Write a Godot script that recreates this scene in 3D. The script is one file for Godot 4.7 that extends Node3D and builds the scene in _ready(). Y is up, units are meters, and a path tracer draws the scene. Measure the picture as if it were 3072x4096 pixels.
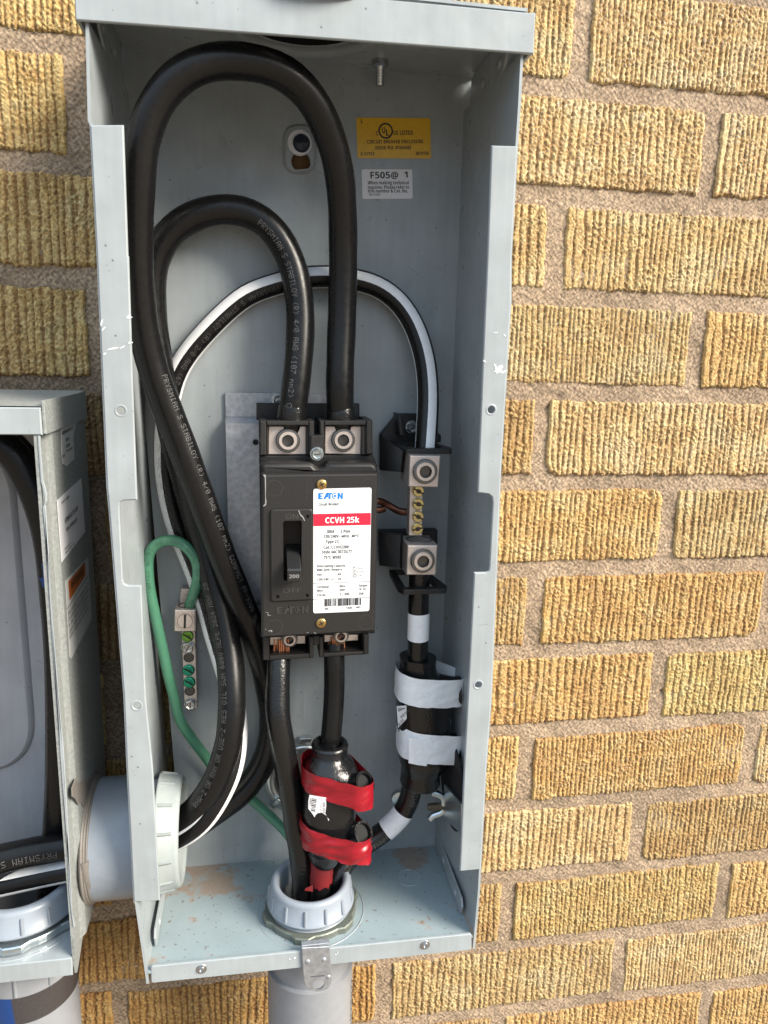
extends Node3D
# An open breaker enclosure on a yellow brick wall, beside an open meter enclosure.
# ---------------------------------------------------------------- mesh building (all lengths in millimetres until a mesh is committed)
static func W(x, y, z) -> Vector3: return Vector3(x, y, z)

func pg(a: Array) -> PackedVector2Array:
	var r := PackedVector2Array()
	for i in a.size() / 2: r.append(Vector2(a[i * 2], a[i * 2 + 1]))
	return r

class MB:
	var v := PackedVector3Array()
	var n := PackedVector3Array()
	var c := PackedColorArray()
	var u := PackedVector2Array()
	var color := Color.WHITE
	var xf := Transform3D()
	func tri(a: Vector3, b: Vector3, d: Vector3, na: Vector3, nb: Vector3, nd: Vector3):
		if (b - a).cross(d - a).dot(na + nb + nd) > 0.0:
			v.append(xf * a); v.append(xf * d); v.append(xf * b)
			n.append(xf.basis * na); n.append(xf.basis * nd); n.append(xf.basis * nb)
		else:
			v.append(xf * a); v.append(xf * b); v.append(xf * d)
			n.append(xf.basis * na); n.append(xf.basis * nb); n.append(xf.basis * nd)
		c.append(color); c.append(color); c.append(color)
	func flat(a: Vector3, b: Vector3, d: Vector3, e: Vector3, nn: Vector3):
		tri(a, b, d, nn, nn, nn); tri(a, d, e, nn, nn, nn)
	func smooth(a, b, d, e, na, nb, nd, ne):
		tri(a, b, d, na, nb, nd); tri(a, d, e, na, nd, ne)
	func face(a: Vector3, b: Vector3, d: Vector3, e: Vector3, out: Vector3):   # flat quad facing the side `out` lies on
		var nn := (b - a).cross(d - a).normalized()
		if nn.dot(out) < 0: nn = -nn
		flat(a, b, d, e, nn)

	func inset(p: PackedVector2Array, d: float) -> PackedVector2Array:
		var r := PackedVector2Array()
		var k := p.size()
		for i in k:
			var e0 := (p[i] - p[(i + k - 1) % k]).normalized()
			var e1 := (p[(i + 1) % k] - p[i]).normalized()
			var n0 := Vector2(-e0.y, e0.x)
			var n1 := Vector2(-e1.y, e1.x)
			var m := (n0 + n1).normalized()
			r.append(p[i] + m * d / maxf(0.4, m.dot(n0)))
		return r

	func ccw(p: PackedVector2Array) -> PackedVector2Array:
		var s := 0.0
		for i in p.size(): s += p[i].cross(p[(i + 1) % p.size()])
		if s < 0:
			p = p.duplicate(); p.reverse()
		return p

	# ear clipping for keyholed outlines; loop runs counter-clockwise
	func clip(loop: PackedVector2Array) -> PackedInt32Array:
		var idx := Array(range(loop.size()))
		var t := PackedInt32Array()
		while idx.size() > 3:
			var done := false
			for tries in 2:
				for i in idx.size():
					var ia: int = idx[(i + idx.size() - 1) % idx.size()]; var ib: int = idx[i]; var ic: int = idx[(i + 1) % idx.size()]
					var a := loop[ia]; var b := loop[ib]; var c2 := loop[ic]
					var area := (b - a).cross(c2 - a)
					if area < (1e-5 if tries == 0 else -1e-3): continue
					var ok := true
					if tries == 0:
						for k in idx:
							if k == ia or k == ib or k == ic: continue
							var q := loop[k]
							if q == a or q == b or q == c2: continue
							if (b - a).cross(q - a) > 1e-5 and (c2 - b).cross(q - b) > 1e-5 and (a - c2).cross(q - c2) > 1e-5:
								ok = false; break
					if ok:
						t.append(ia); t.append(ib); t.append(ic)
						idx.remove_at(i); done = true
						break
				if done: break
			if not done: idx.remove_at(0)
		t.append(idx[0]); t.append(idx[1]); t.append(idx[2])
		return t

	func cap(p: PackedVector2Array, holes: Array, z: float, up: float):
		var loop := p
		var used := {}
		for h in holes:
			var pairs := []
			for i in loop.size():
				if used.has(loop[i]): continue
				for j in h.size(): pairs.append([loop[i].distance_squared_to(h[j]), i, j])
			pairs.sort()
			var bi := 0; var bj := 0
			for pr in pairs:
				bi = pr[1]; bj = pr[2]
				var clear := true
				for other in [loop] + holes:
					for k in other.size():
						var c0: Vector2 = other[k]; var c1: Vector2 = other[(k + 1) % other.size()]
						if c0 == loop[bi] or c1 == loop[bi] or c0 == h[bj] or c1 == h[bj]: continue
						if Geometry2D.segment_intersects_segment(loop[bi], h[bj], c0, c1) != null: clear = false; break
					if not clear: break
				if clear: break
			used[loop[bi]] = true; used[h[bj]] = true
			var out := PackedVector2Array()
			for i in bi + 1: out.append(loop[i])
			for j in h.size() + 1: out.append(h[(bj - j + h.size() * 2) % h.size()])
			for i in range(bi, loop.size()): out.append(loop[i])
			loop = out
		var t := Geometry2D.triangulate_polygon(loop) if holes.is_empty() else PackedInt32Array()
		if t.size() == 0: t = clip(loop)
		var nn := Vector3(0, 0, up)
		for i in t.size() / 3:
			var a := loop[t[i * 3]]; var b := loop[t[i * 3 + 1]]; var d := loop[t[i * 3 + 2]]
			tri(Vector3(a.x, a.y, z), Vector3(b.x, b.y, z), Vector3(d.x, d.y, z), nn, nn, nn)

	# a polygon pushed from z0 to z1, its front edge chamfered by bev, with holes
	func prism(poly: PackedVector2Array, z0: float, z1: float, bev := 0.0, holes := [], soft := false):
		var p := ccw(poly)
		var hs := []
		for h in holes: hs.append(ccw(h))
		var q := inset(p, bev) if bev > 0 else p
		cap(q, hs, z1, 1.0)
		cap(p, hs, z0, -1.0)
		var k := p.size()
		var zb := z1 - bev
		var ns := []
		for i in k:
			var e := (p[(i + 1) % k] - p[i]).normalized()
			ns.append(Vector3(e.y, -e.x, 0))
		for i in k:
			var j := (i + 1) % k
			var na: Vector3 = ns[i]; var nb: Vector3 = ns[i]
			if soft:
				na = (ns[i] + ns[(i + k - 1) % k]).normalized(); nb = (ns[i] + ns[j]).normalized()
			smooth(Vector3(p[i].x, p[i].y, z0), Vector3(p[j].x, p[j].y, z0), Vector3(p[j].x, p[j].y, zb), Vector3(p[i].x, p[i].y, zb), na, nb, nb, na)
			if bev > 0:
				var up := Vector3(0, 0, 1)
				smooth(Vector3(p[i].x, p[i].y, zb), Vector3(p[j].x, p[j].y, zb), Vector3(q[j].x, q[j].y, z1), Vector3(q[i].x, q[i].y, z1), (na + up * 0.5).normalized(), (nb + up * 0.5).normalized(), (nb * 0.5 + up).normalized(), (na * 0.5 + up).normalized())
		for h in hs:
			for i in h.size():
				var a: Vector2 = h[i]; var b: Vector2 = h[(i + 1) % h.size()]
				var e := (b - a).normalized()
				flat(Vector3(a.x, a.y, z0), Vector3(b.x, b.y, z0), Vector3(b.x, b.y, z1), Vector3(a.x, a.y, z1), Vector3(-e.y, e.x, 0))

	func box(a: Vector3, b: Vector3, bev := 0.4):
		var lo := Vector3(minf(a.x, b.x), minf(a.y, b.y), minf(a.z, b.z))
		var hi := Vector3(maxf(a.x, b.x), maxf(a.y, b.y), maxf(a.z, b.z))
		prism(PackedVector2Array([Vector2(lo.x, lo.y), Vector2(hi.x, lo.y), Vector2(hi.x, hi.y), Vector2(lo.x, hi.y)]), lo.z, hi.z, bev)

	# profile [[radius, height], ...] spun about `axis` from `at`
	func lathe(at: Vector3, axis: Vector3, prof: Array, k := 32, soft := false, squash := 1.0, phase := 0.0):
		axis = axis.normalized()
		var a := axis.cross(Vector3(0.31, 0.9, 0.2)).normalized()
		if absf(axis.z) > 0.9: a = Vector3(1, 0, 0)
		elif absf(axis.y) > 0.9: a = Vector3(1, 0, 0)
		var b := axis.cross(a)
		var nr := []
		for i in prof.size() - 1:
			var dr: float = prof[i + 1][0] - prof[i][0]
			var dh: float = prof[i + 1][1] - prof[i][1]
			nr.append(Vector2(dh, -dr).normalized())
		for i in prof.size() - 1:
			var n0: Vector2 = nr[i]; var n1: Vector2 = nr[i]
			if soft:
				if i > 0: n0 = (nr[i] + nr[i - 1]).normalized()
				if i < nr.size() - 1: n1 = (nr[i] + nr[i + 1]).normalized()
			for s in k:
				var t0 := TAU * (s + phase) / k; var t1 := TAU * (s + 1 + phase) / k
				var d0 := a * cos(t0) + b * sin(t0) * squash; var d1 := a * cos(t1) + b * sin(t1) * squash
				var r0: float = prof[i][0]; var r1: float = prof[i + 1][0]
				var h0: Vector3 = at + axis * prof[i][1]; var h1: Vector3 = at + axis * prof[i + 1][1]
				var m0 := d0; var m1 := d1
				if k <= 8:
					m0 = ((d0 + d1) * 0.5).normalized(); m1 = m0
				var p0 := (m0 * n0.x + axis * n0.y); var p1 := (m1 * n0.x + axis * n0.y)
				var p2 := (m1 * n1.x + axis * n1.y); var p3 := (m0 * n1.x + axis * n1.y)
				if r0 < 0.001: tri(h0, h1 + d1 * r1, h1 + d0 * r1, p0, p2, p3)
				elif r1 < 0.001: tri(h0 + d0 * r0, h0 + d1 * r0, h1, p0, p1, p2)
				else: smooth(h0 + d0 * r0, h0 + d1 * r0, h1 + d1 * r1, h1 + d0 * r1, p0, p1, p2, p3)

	func torus(at: Vector3, axis: Vector3, R: float, r: float, k := 40, m := 8):
		var prof := []
		for i in m + 1: prof.append([R + r * cos(TAU * i / m), r * sin(TAU * i / m)])
		lathe(at, axis, prof, k, true)

	# a round bar along a path of frames [position, tangent, front, side, length so far]
	func tube(fr: Array, r: float, k := 20, ends := true, wob := 0.0):
		for i in fr.size() - 1:
			var A = fr[i]; var B = fr[i + 1]
			for s in k:
				var t0 := TAU * s / k; var t1 := TAU * (s + 1) / k
				var a0: Vector3 = A[2] * cos(t0) + A[3] * sin(t0); var a1: Vector3 = A[2] * cos(t1) + A[3] * sin(t1)
				var b0: Vector3 = B[2] * cos(t0) + B[3] * sin(t0); var b1: Vector3 = B[2] * cos(t1) + B[3] * sin(t1)
				var ra := r + wob * sin(A[4] * 0.13 + t0 * 2.0) * sin(A[4] * 0.083); var rb := r + wob * sin(B[4] * 0.13 + t0 * 2.0) * sin(B[4] * 0.083)
				var ra1 := r + wob * sin(A[4] * 0.13 + t1 * 2.0) * sin(A[4] * 0.083); var rb1 := r + wob * sin(B[4] * 0.13 + t1 * 2.0) * sin(B[4] * 0.083)
				smooth(A[0] + a0 * ra, A[0] + a1 * ra1, B[0] + b1 * rb1, B[0] + b0 * rb, a0, a1, b1, b0)
		if ends:
			for e in [[fr[0], -1.0], [fr[-1], 1.0]]:
				var F = e[0]
				for s in k:
					var t0 := TAU * s / k; var t1 := TAU * (s + 1) / k
					var nn: Vector3 = F[1] * e[1]
					tri(F[0], F[0] + (F[2] * cos(t0) + F[3] * sin(t0)) * r, F[0] + (F[2] * cos(t1) + F[3] * sin(t1)) * r, nn, nn, nn)

	# a raised stripe along a tube: the arc mid +- half (radians), lifted by h
	func stripe(fr: Array, r: float, mids: Array, half: float, h: float):
		var k := 6
		for i in fr.size() - 1:
			var A = fr[i]; var B = fr[i + 1]
			var ma: float = lerpf(mids[0], mids[1], float(i) / fr.size()); var mb: float = lerpf(mids[0], mids[1], float(i + 1) / fr.size())
			for s in k:
				var f0 := -half + 2 * half * s / k; var f1 := -half + 2 * half * (s + 1) / k
				var a0: Vector3 = A[2] * cos(ma + f0) + A[3] * sin(ma + f0); var a1: Vector3 = A[2] * cos(ma + f1) + A[3] * sin(ma + f1)
				var b0: Vector3 = B[2] * cos(mb + f0) + B[3] * sin(mb + f0); var b1: Vector3 = B[2] * cos(mb + f1) + B[3] * sin(mb + f1)
				smooth(A[0] + a0 * (r + h), A[0] + a1 * (r + h), B[0] + b1 * (r + h), B[0] + b0 * (r + h), a0, a1, b1, b0)

	# sections [centre, half-axis a, half-axis b, exponent] joined into one skin
	func loft(sec: Array, k := 40, ends := true):
		var rings := []
		for s in sec:
			var ring := PackedVector3Array()
			for i in k:
				var t := TAU * i / k
				var x := signf(cos(t)) * pow(absf(cos(t)), 2.0 / s[3]); var y := signf(sin(t)) * pow(absf(sin(t)), 2.0 / s[3])
				ring.append(s[0] + s[1] * x + s[2] * y)
			rings.append(ring)
		skin(rings, ends)

	func skin(rings: Array, ends := true):
		var k: int = rings[0].size()
		var ns := []
		for j in rings.size():
			var row := PackedVector3Array()
			var mid := Vector3.ZERO
			for q in rings[j]: mid += q / k
			for i in k:
				var du: Vector3 = rings[j][(i + 1) % k] - rings[j][(i + k - 1) % k]
				var dv: Vector3 = rings[mini(j + 1, rings.size() - 1)][i] - rings[maxi(j - 1, 0)][i]
				var nn := du.cross(dv).normalized()
				if nn.dot(rings[j][i] - mid) < 0: nn = -nn
				row.append(nn)
			ns.append(row)
		for j in rings.size() - 1:
			for i in k:
				var i2 := (i + 1) % k
				smooth(rings[j][i], rings[j][i2], rings[j + 1][i2], rings[j + 1][i], ns[j][i], ns[j][i2], ns[j + 1][i2], ns[j + 1][i])
		if ends:
			for e in [[0, 1], [rings.size() - 1, rings.size() - 2]]:
				var mid := Vector3.ZERO; var mid2 := Vector3.ZERO
				for q in rings[e[0]]: mid += q / k
				for q in rings[e[1]]: mid2 += q / k
				var nn := (mid - mid2).normalized()
				for i in k: tri(mid, rings[e[0]][i], rings[e[0]][(i + 1) % k], nn, nn, nn)

	# a flat polygon given in space, given the thickness t along nrm
	func plate(pts: Array, nrm: Vector3, t: float, bev := 0.0, holes := []):
		nrm = nrm.normalized()
		var ux := Vector3.UP.cross(nrm)
		ux = Vector3.RIGHT if ux.length() < 0.1 else ux.normalized()
		var uy := nrm.cross(ux)
		var o: Vector3 = pts[0]
		var keep := xf
		xf = keep * Transform3D(Basis(ux, uy, nrm), o)
		var f := func(list): 
			var r := PackedVector2Array()
			for q in list: r.append(Vector2((q - o).dot(ux), (q - o).dot(uy)))
			return r
		var hs := []
		for h in holes: hs.append(f.call(h))
		prism(f.call(pts), 0.0, t, bev, hs)
		xf = keep

	func mesh(off: Vector3, lift: float) -> ArrayMesh:
		var q := PackedVector3Array(); q.resize(v.size())
		for i in v.size(): q[i] = Vector3(v[i].x * 0.001, (v[i].y + lift) * 0.001, v[i].z * 0.001) - off
		for i in n.size(): n[i] = n[i].normalized()
		var a := []; a.resize(Mesh.ARRAY_MAX)
		a[Mesh.ARRAY_VERTEX] = q; a[Mesh.ARRAY_NORMAL] = n; a[Mesh.ARRAY_COLOR] = c
		if u.size() == v.size(): a[Mesh.ARRAY_TEX_UV] = u
		var m := ArrayMesh.new()
		m.add_surface_from_arrays(Mesh.PRIMITIVE_TRIANGLES, a)
		return m

func circle(cx: float, cy: float, r: float, k := 24) -> PackedVector2Array:
	var q := PackedVector2Array()
	for i in k: q.append(Vector2(cx + r * cos(TAU * i / k), cy + r * sin(TAU * i / k)))
	return q

func rounded(p: PackedVector2Array, r: float, k := 4) -> PackedVector2Array:
	var q := PackedVector2Array()
	var m := p.size()
	for i in m:
		var a := (p[(i + m - 1) % m] - p[i]).normalized(); var b := (p[(i + 1) % m] - p[i]).normalized()
		for j in k + 1:
			var t := float(j) / k
			var s0 := p[i] + a * r; var s1 := p[i] + b * r
			q.append(s0 * (1 - t) * (1 - t) + p[i] * 2 * t * (1 - t) + s1 * t * t)
	return q

# points -> even frames along a smooth curve
func frames(pts: Array, step := 4.0, keep_front := true) -> Array:
	var d := []
	var m := pts.size()
	for i in m - 1:
		var p0: Vector3 = pts[maxi(i - 1, 0)]; var p1: Vector3 = pts[i]; var p2: Vector3 = pts[i + 1]; var p3: Vector3 = pts[mini(i + 2, m - 1)]
		var k := maxi(2, int((p2 - p1).length() / step))
		for j in k:
			var t := float(j) / k
			d.append(0.5 * (2.0 * p1 + (p2 - p0) * t + (2.0 * p0 - 5.0 * p1 + 4.0 * p2 - p3) * t * t + (3.0 * p1 - p0 - 3.0 * p2 + p3) * t * t * t))
	d.append(pts[m - 1])
	for pass_no in 2:
		var e := d.duplicate()
		for i in range(1, d.size() - 1): e[i] = (d[i - 1] + d[i] * 2.0 + d[i + 1]) * 0.25
		d = e
	var fr := []
	var L := 0.0
	var front := Vector3(0, 0, 1)
	for i in d.size():
		var t: Vector3 = (d[mini(i + 1, d.size() - 1)] - d[maxi(i - 1, 0)]).normalized()
		var want := Vector3(0, 0, 1) if keep_front and absf(t.z) < 0.9 else front
		want = (want - t * t.dot(want)).normalized()
		front = (front - t * t.dot(front)).normalized()
		front = (front * 0.6 + want * 0.4) if keep_front else front
		front = (front - t * t.dot(front)).normalized()
		if i > 0: L += (d[i] - d[i - 1]).length()
		fr.append([d[i], t, front, t.cross(front), L])
	return fr

func at_length(fr: Array, s: float) -> Array:
	var i := 0
	while i < fr.size() - 2 and fr[i + 1][4] < s: i += 1
	var A = fr[i]; var B = fr[i + 1]
	var t: float = (s - A[4]) / maxf(0.001, B[4] - A[4])
	return [A[0].lerp(B[0], t), A[1].lerp(B[1], t).normalized(), A[2].lerp(B[2], t).normalized(), A[3].lerp(B[3], t).normalized()]

# ---------------------------------------------------------------- lettering
var fonts := {}
func text_verts(s: String, bold: bool) -> Array:
	if not fonts.has(bold):
		var f := SystemFont.new()
		f.font_names = PackedStringArray(["Droid Sans"])
		f.font_weight = 700 if bold else 400
		fonts[bold] = f
	var tm := TextMesh.new()
	tm.font = fonts[bold]; tm.font_size = 40; tm.pixel_size = 0.01; tm.depth = 0.0; tm.curve_step = 2.0
	tm.text = s
	var a := tm.get_mesh_arrays()
	var q: PackedVector3Array = a[Mesh.ARRAY_VERTEX]
	var idx = a[Mesh.ARRAY_INDEX]
	var out := PackedVector3Array()
	if idx != null and idx.size() > 0:
		for i in idx: out.append(q[i])
	else: out = q
	var lo := 1e9; var hi := -1e9
	for p in out: lo = minf(lo, p.x); hi = maxf(hi, p.x)
	return [out, lo, hi]
var cap_memo := {}
func cap_of(bold: bool) -> Vector2:
	if not cap_memo.has(bold):
		var r := text_verts("H", bold)
		var lo := 1e9; var hi := -1e9
		for p in r[0]: lo = minf(lo, p.y); hi = maxf(hi, p.y)
		cap_memo[bold] = Vector2(lo, hi)
	return cap_memo[bold]

# a line of print from a (left end of its baseline) to b, h high, on the surface facing nrm
func write(mb: MB, s: String, a: Vector3, b: Vector3, h: float, nrm := Vector3(0, 0, 1), bold := false):
	var r := text_verts(s, bold)
	var cp := cap_of(bold)
	var ux: Vector3 = (b - a) / (r[2] - r[1])
	var uy := nrm.cross(b - a).normalized() * h / (cp.y - cp.x)
	var q: PackedVector3Array = r[0]
	for i in q.size() / 3:
		var t := []
		for j in 3: t.append(a + ux * (q[i * 3 + j].x - r[1]) + uy * (q[i * 3 + j].y - cp.x) + nrm * 0.12)
		mb.tri(t[0], t[1], t[2], nrm, nrm, nrm)

func rule(mb: MB, a: Vector3, b: Vector3, w: float, nrm := Vector3(0, 0, 1)):
	var s := nrm.cross(b - a).normalized() * w * 0.5
	var o := nrm * 0.12
	mb.flat(a - s + o, b - s + o, b + s + o, a + s + o, nrm)

func ring_line(mb: MB, c: Vector3, r: float, w: float, k := 32, lift := 0.12):
	for i in k:
		var t0 := TAU * i / k; var t1 := TAU * (i + 1) / k
		var d0 := Vector3(cos(t0), sin(t0), 0); var d1 := Vector3(cos(t1), sin(t1), 0)
		var o := c + Vector3(0, 0, lift)
		mb.flat(o + d0 * (r - w * .5), o + d1 * (r - w * .5), o + d1 * (r + w * .5), o + d0 * (r + w * .5), Vector3(0, 0, 1))

const DOTS := {"A":"0E11111F111111","B":"1E11111E11111E","C":"0E11101010110E","D":"1E11111111111E","E":"1F10101E10101F","F":"1F10101E101010","G":"0E11101711110F","H":"1111111F111111","I":"0E04040404040E","J":"0702020202120C","K":"11121418141211","L":"1010101010101F","M":"111B1515111111","N":"11191513111111","O":"0E11111111110E","P":"1E11111E101010","Q":"0E11111115120D","R":"1E11111E141211","S":"0F10100E01011E","T":"1F040404040404","U":"1111111111110E","V":"11111111110A04","W":"11111115151B11","X":"11110A040A1111","Y":"11110A04040404","Z":"1F01020408101F","0":"0E11131519110E","1":"040C040404040E","2":"0E11010204081F","3":"1F02040201110E","4":"02060A121F0202","5":"1F101E0101110E","6":"0608101E11110E","7":"1F010204080808","8":"0E11110E11110E","9":"0E11110F01020C","-":"0000001F000000","/":"00010204081000","(":"02040808080402",")":"08040202020408",":":"000C0C000C0C00",",":"0000000C040800"," ":"00000000000000","m":"00001A15151111"}
# dot-matrix print along a cable, starting s0 along it, at the angle mid about it; each dot is a tiny patch on the jacket
func print_on(mb: MB, s: String, fr: Array, r: float, s0: float, mid: float, pitch := 0.42, flip := false, limit := 1e9):
	var L := s0
	for ch in s:
		var rows: String = DOTS.get(ch, DOTS[" "])
		for row in 7:
			var bits := rows.substr(row * 2, 2).hex_to_int()
			for colm in 5:
				if bits & (16 >> colm):
					var q := colm if not flip else -colm
					var w := 3 - row if not flip else row - 3
					var l := L + q * pitch
					if l < 0 or l > minf(limit, fr[-1][4]): continue
					var F := at_length(fr, l)
					var ang := mid - w * pitch * 1.15 / r
					var d: Vector3 = F[2] * cos(ang) + F[3] * sin(ang)
					var e: Vector3 = F[1].cross(d).normalized()
					var o: Vector3 = F[0] + d * (r + 0.22)
					var g: Vector3 = F[1] * pitch * 0.34; var h: Vector3 = e * pitch * 0.34
					mb.flat(o - g - h, o + g - h, o + g + h, o - g + h, d)
		L += pitch * (6.4 if not flip else -6.4)

# ---------------------------------------------------------------- things and parts
const LIFT := 1450.0
var taken := {}
func lifted(p: Vector3) -> Vector3: return Vector3(p.x * 0.001, (p.y + LIFT) * 0.001, p.z * 0.001)
func numbered(s: String, parent: Node) -> String:
	var key := str(parent.get_instance_id()) + s
	taken[key] = taken.get(key, -1) + 1
	return s if taken[key] == 0 else "%s_%03d" % [s, taken[key]]
func thing(called: String, label: String, category: String, base: Vector3, group := "") -> Node3D:
	var o := Node3D.new(); o.name = numbered(called, self); add_child(o, true)
	o.position = lifted(base)
	o.set_meta("label", label); o.set_meta("category", category)
	if group: o.set_meta("group", group)
	return o
func origin_of(p: Node3D) -> Vector3:
	var q := Vector3.ZERO
	var k: Node = p
	while k is Node3D and k != self:
		q += k.position; k = k.get_parent()
	return q
func part(called: String, mb: MB, m: Material, parent: Node3D, label := "") -> MeshInstance3D:
	var o := MeshInstance3D.new()
	o.name = numbered(called, parent)
	o.mesh = mb.mesh(origin_of(parent), LIFT)
	o.material_override = m
	parent.add_child(o, true)
	if label: o.set_meta("label", label)
	return o
func single(called: String, mb: MB, m: Material, label: String, category: String, base: Vector3, group := "") -> MeshInstance3D:
	var o := MeshInstance3D.new()
	o.name = numbered(called, self)
	o.position = lifted(base)
	o.mesh = mb.mesh(o.position, LIFT)
	o.material_override = m
	add_child(o, true)
	if label: o.set_meta("label", label)
	if category: o.set_meta("category", category)
	if group: o.set_meta("group", group)
	return o

# ---------------------------------------------------------------- materials
var tex := {}
func noise_tex(key: String, freq: float, lo: float, hi: float, kind := FastNoiseLite.TYPE_SIMPLEX_SMOOTH, oct := 4, size := 512) -> NoiseTexture2D:
	if tex.has(key): return tex[key]
	var f := FastNoiseLite.new()
	f.noise_type = kind; f.frequency = freq; f.fractal_octaves = oct; f.seed = hash(key) % 1000
	var t := NoiseTexture2D.new()
	t.width = size; t.height = size; t.seamless = true; t.noise = f
	var g := Gradient.new()
	g.set_color(0, Color(lo, lo, lo)); g.set_color(1, Color(hi, hi, hi))
	t.color_ramp = g
	tex[key] = t
	return t
func lin(r: float, g: float, b: float) -> Color: return Color(r, g, b).linear_to_srgb()
func mat(c: Color, rough: float, metal := 0.0, grain := "", repeat := 20.0, bump := "", bump_mm := 0.0, bump_repeat := 20.0) -> StandardMaterial3D:
	var m := StandardMaterial3D.new()
	m.albedo_color = c; m.roughness = rough; m.metallic = metal
	if grain:
		m.albedo_texture = tex[grain]
		m.uv1_triplanar = true; m.uv1_scale = Vector3.ONE * repeat
	if bump:
		m.heightmap_enabled = true; m.heightmap_texture = tex[bump]; m.heightmap_scale = bump_mm * 0.1
		m.uv1_triplanar = true; m.uv1_scale = Vector3.ONE * bump_repeat if not grain else m.uv1_scale
	return m

var M := {}
var rng := RandomNumberGenerator.new()

func _ready():
	# camera, sky, sun, exposure
	var cam := Camera3D.new(); cam.name = "camera"
	cam.fov = 69.3581; cam.near = 0.01; cam.far = 400.0
	cam.transform = Transform3D(Basis(Vector3(0.986011, 0.023252, 0.165052), Vector3(0.011484, 0.978393, -0.206434), Vector3(-0.166286, 0.205442, 0.964439)), lifted(W(-213.28, -214.16, 522.90)))
	add_child(cam); cam.current = true
	var sky := ProceduralSkyMaterial.new()
	sky.sky_top_color = Color(0.82, 0.91, 1.0); sky.sky_horizon_color = Color(0.46, 0.49, 0.53); sky.sky_curve = 0.35
	sky.ground_bottom_color = Color(0.30, 0.28, 0.25); sky.ground_horizon_color = Color(0.42, 0.42, 0.41)
	sky.energy_multiplier = 0.98
	var e := Environment.new()
	e.background_mode = Environment.BG_SKY
	e.sky = Sky.new(); e.sky.sky_material = sky
	e.tonemap_mode = Environment.TONE_MAPPER_LINEAR
	e.tonemap_exposure = 2.0
	e.ambient_light_source = Environment.AMBIENT_SOURCE_SKY
	e.sdfgi_enabled = true; e.ssao_enabled = true; e.ssil_enabled = true
	var we := WorldEnvironment.new(); we.name = "world"; we.environment = e; add_child(we)
	var sun := DirectionalLight3D.new(); sun.name = "sun"
	sun.light_energy = 1.25; sun.light_color = Color(1.0, 0.965, 0.91); sun.light_angular_distance = 28.0
	sun.shadow_enabled = true
	sun.rotation_degrees = Vector3(-32, 53, 0)
	add_child(sun)

	rng.seed = 7
	make_materials()
	setting()
	brick_wall()
	enclosure()
	meter_enclosure()
	hubs()
	breaker()
	neutral_lugs()
	ground_bar()
	cables()
	connectors()
	knockout_hardware()

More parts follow.
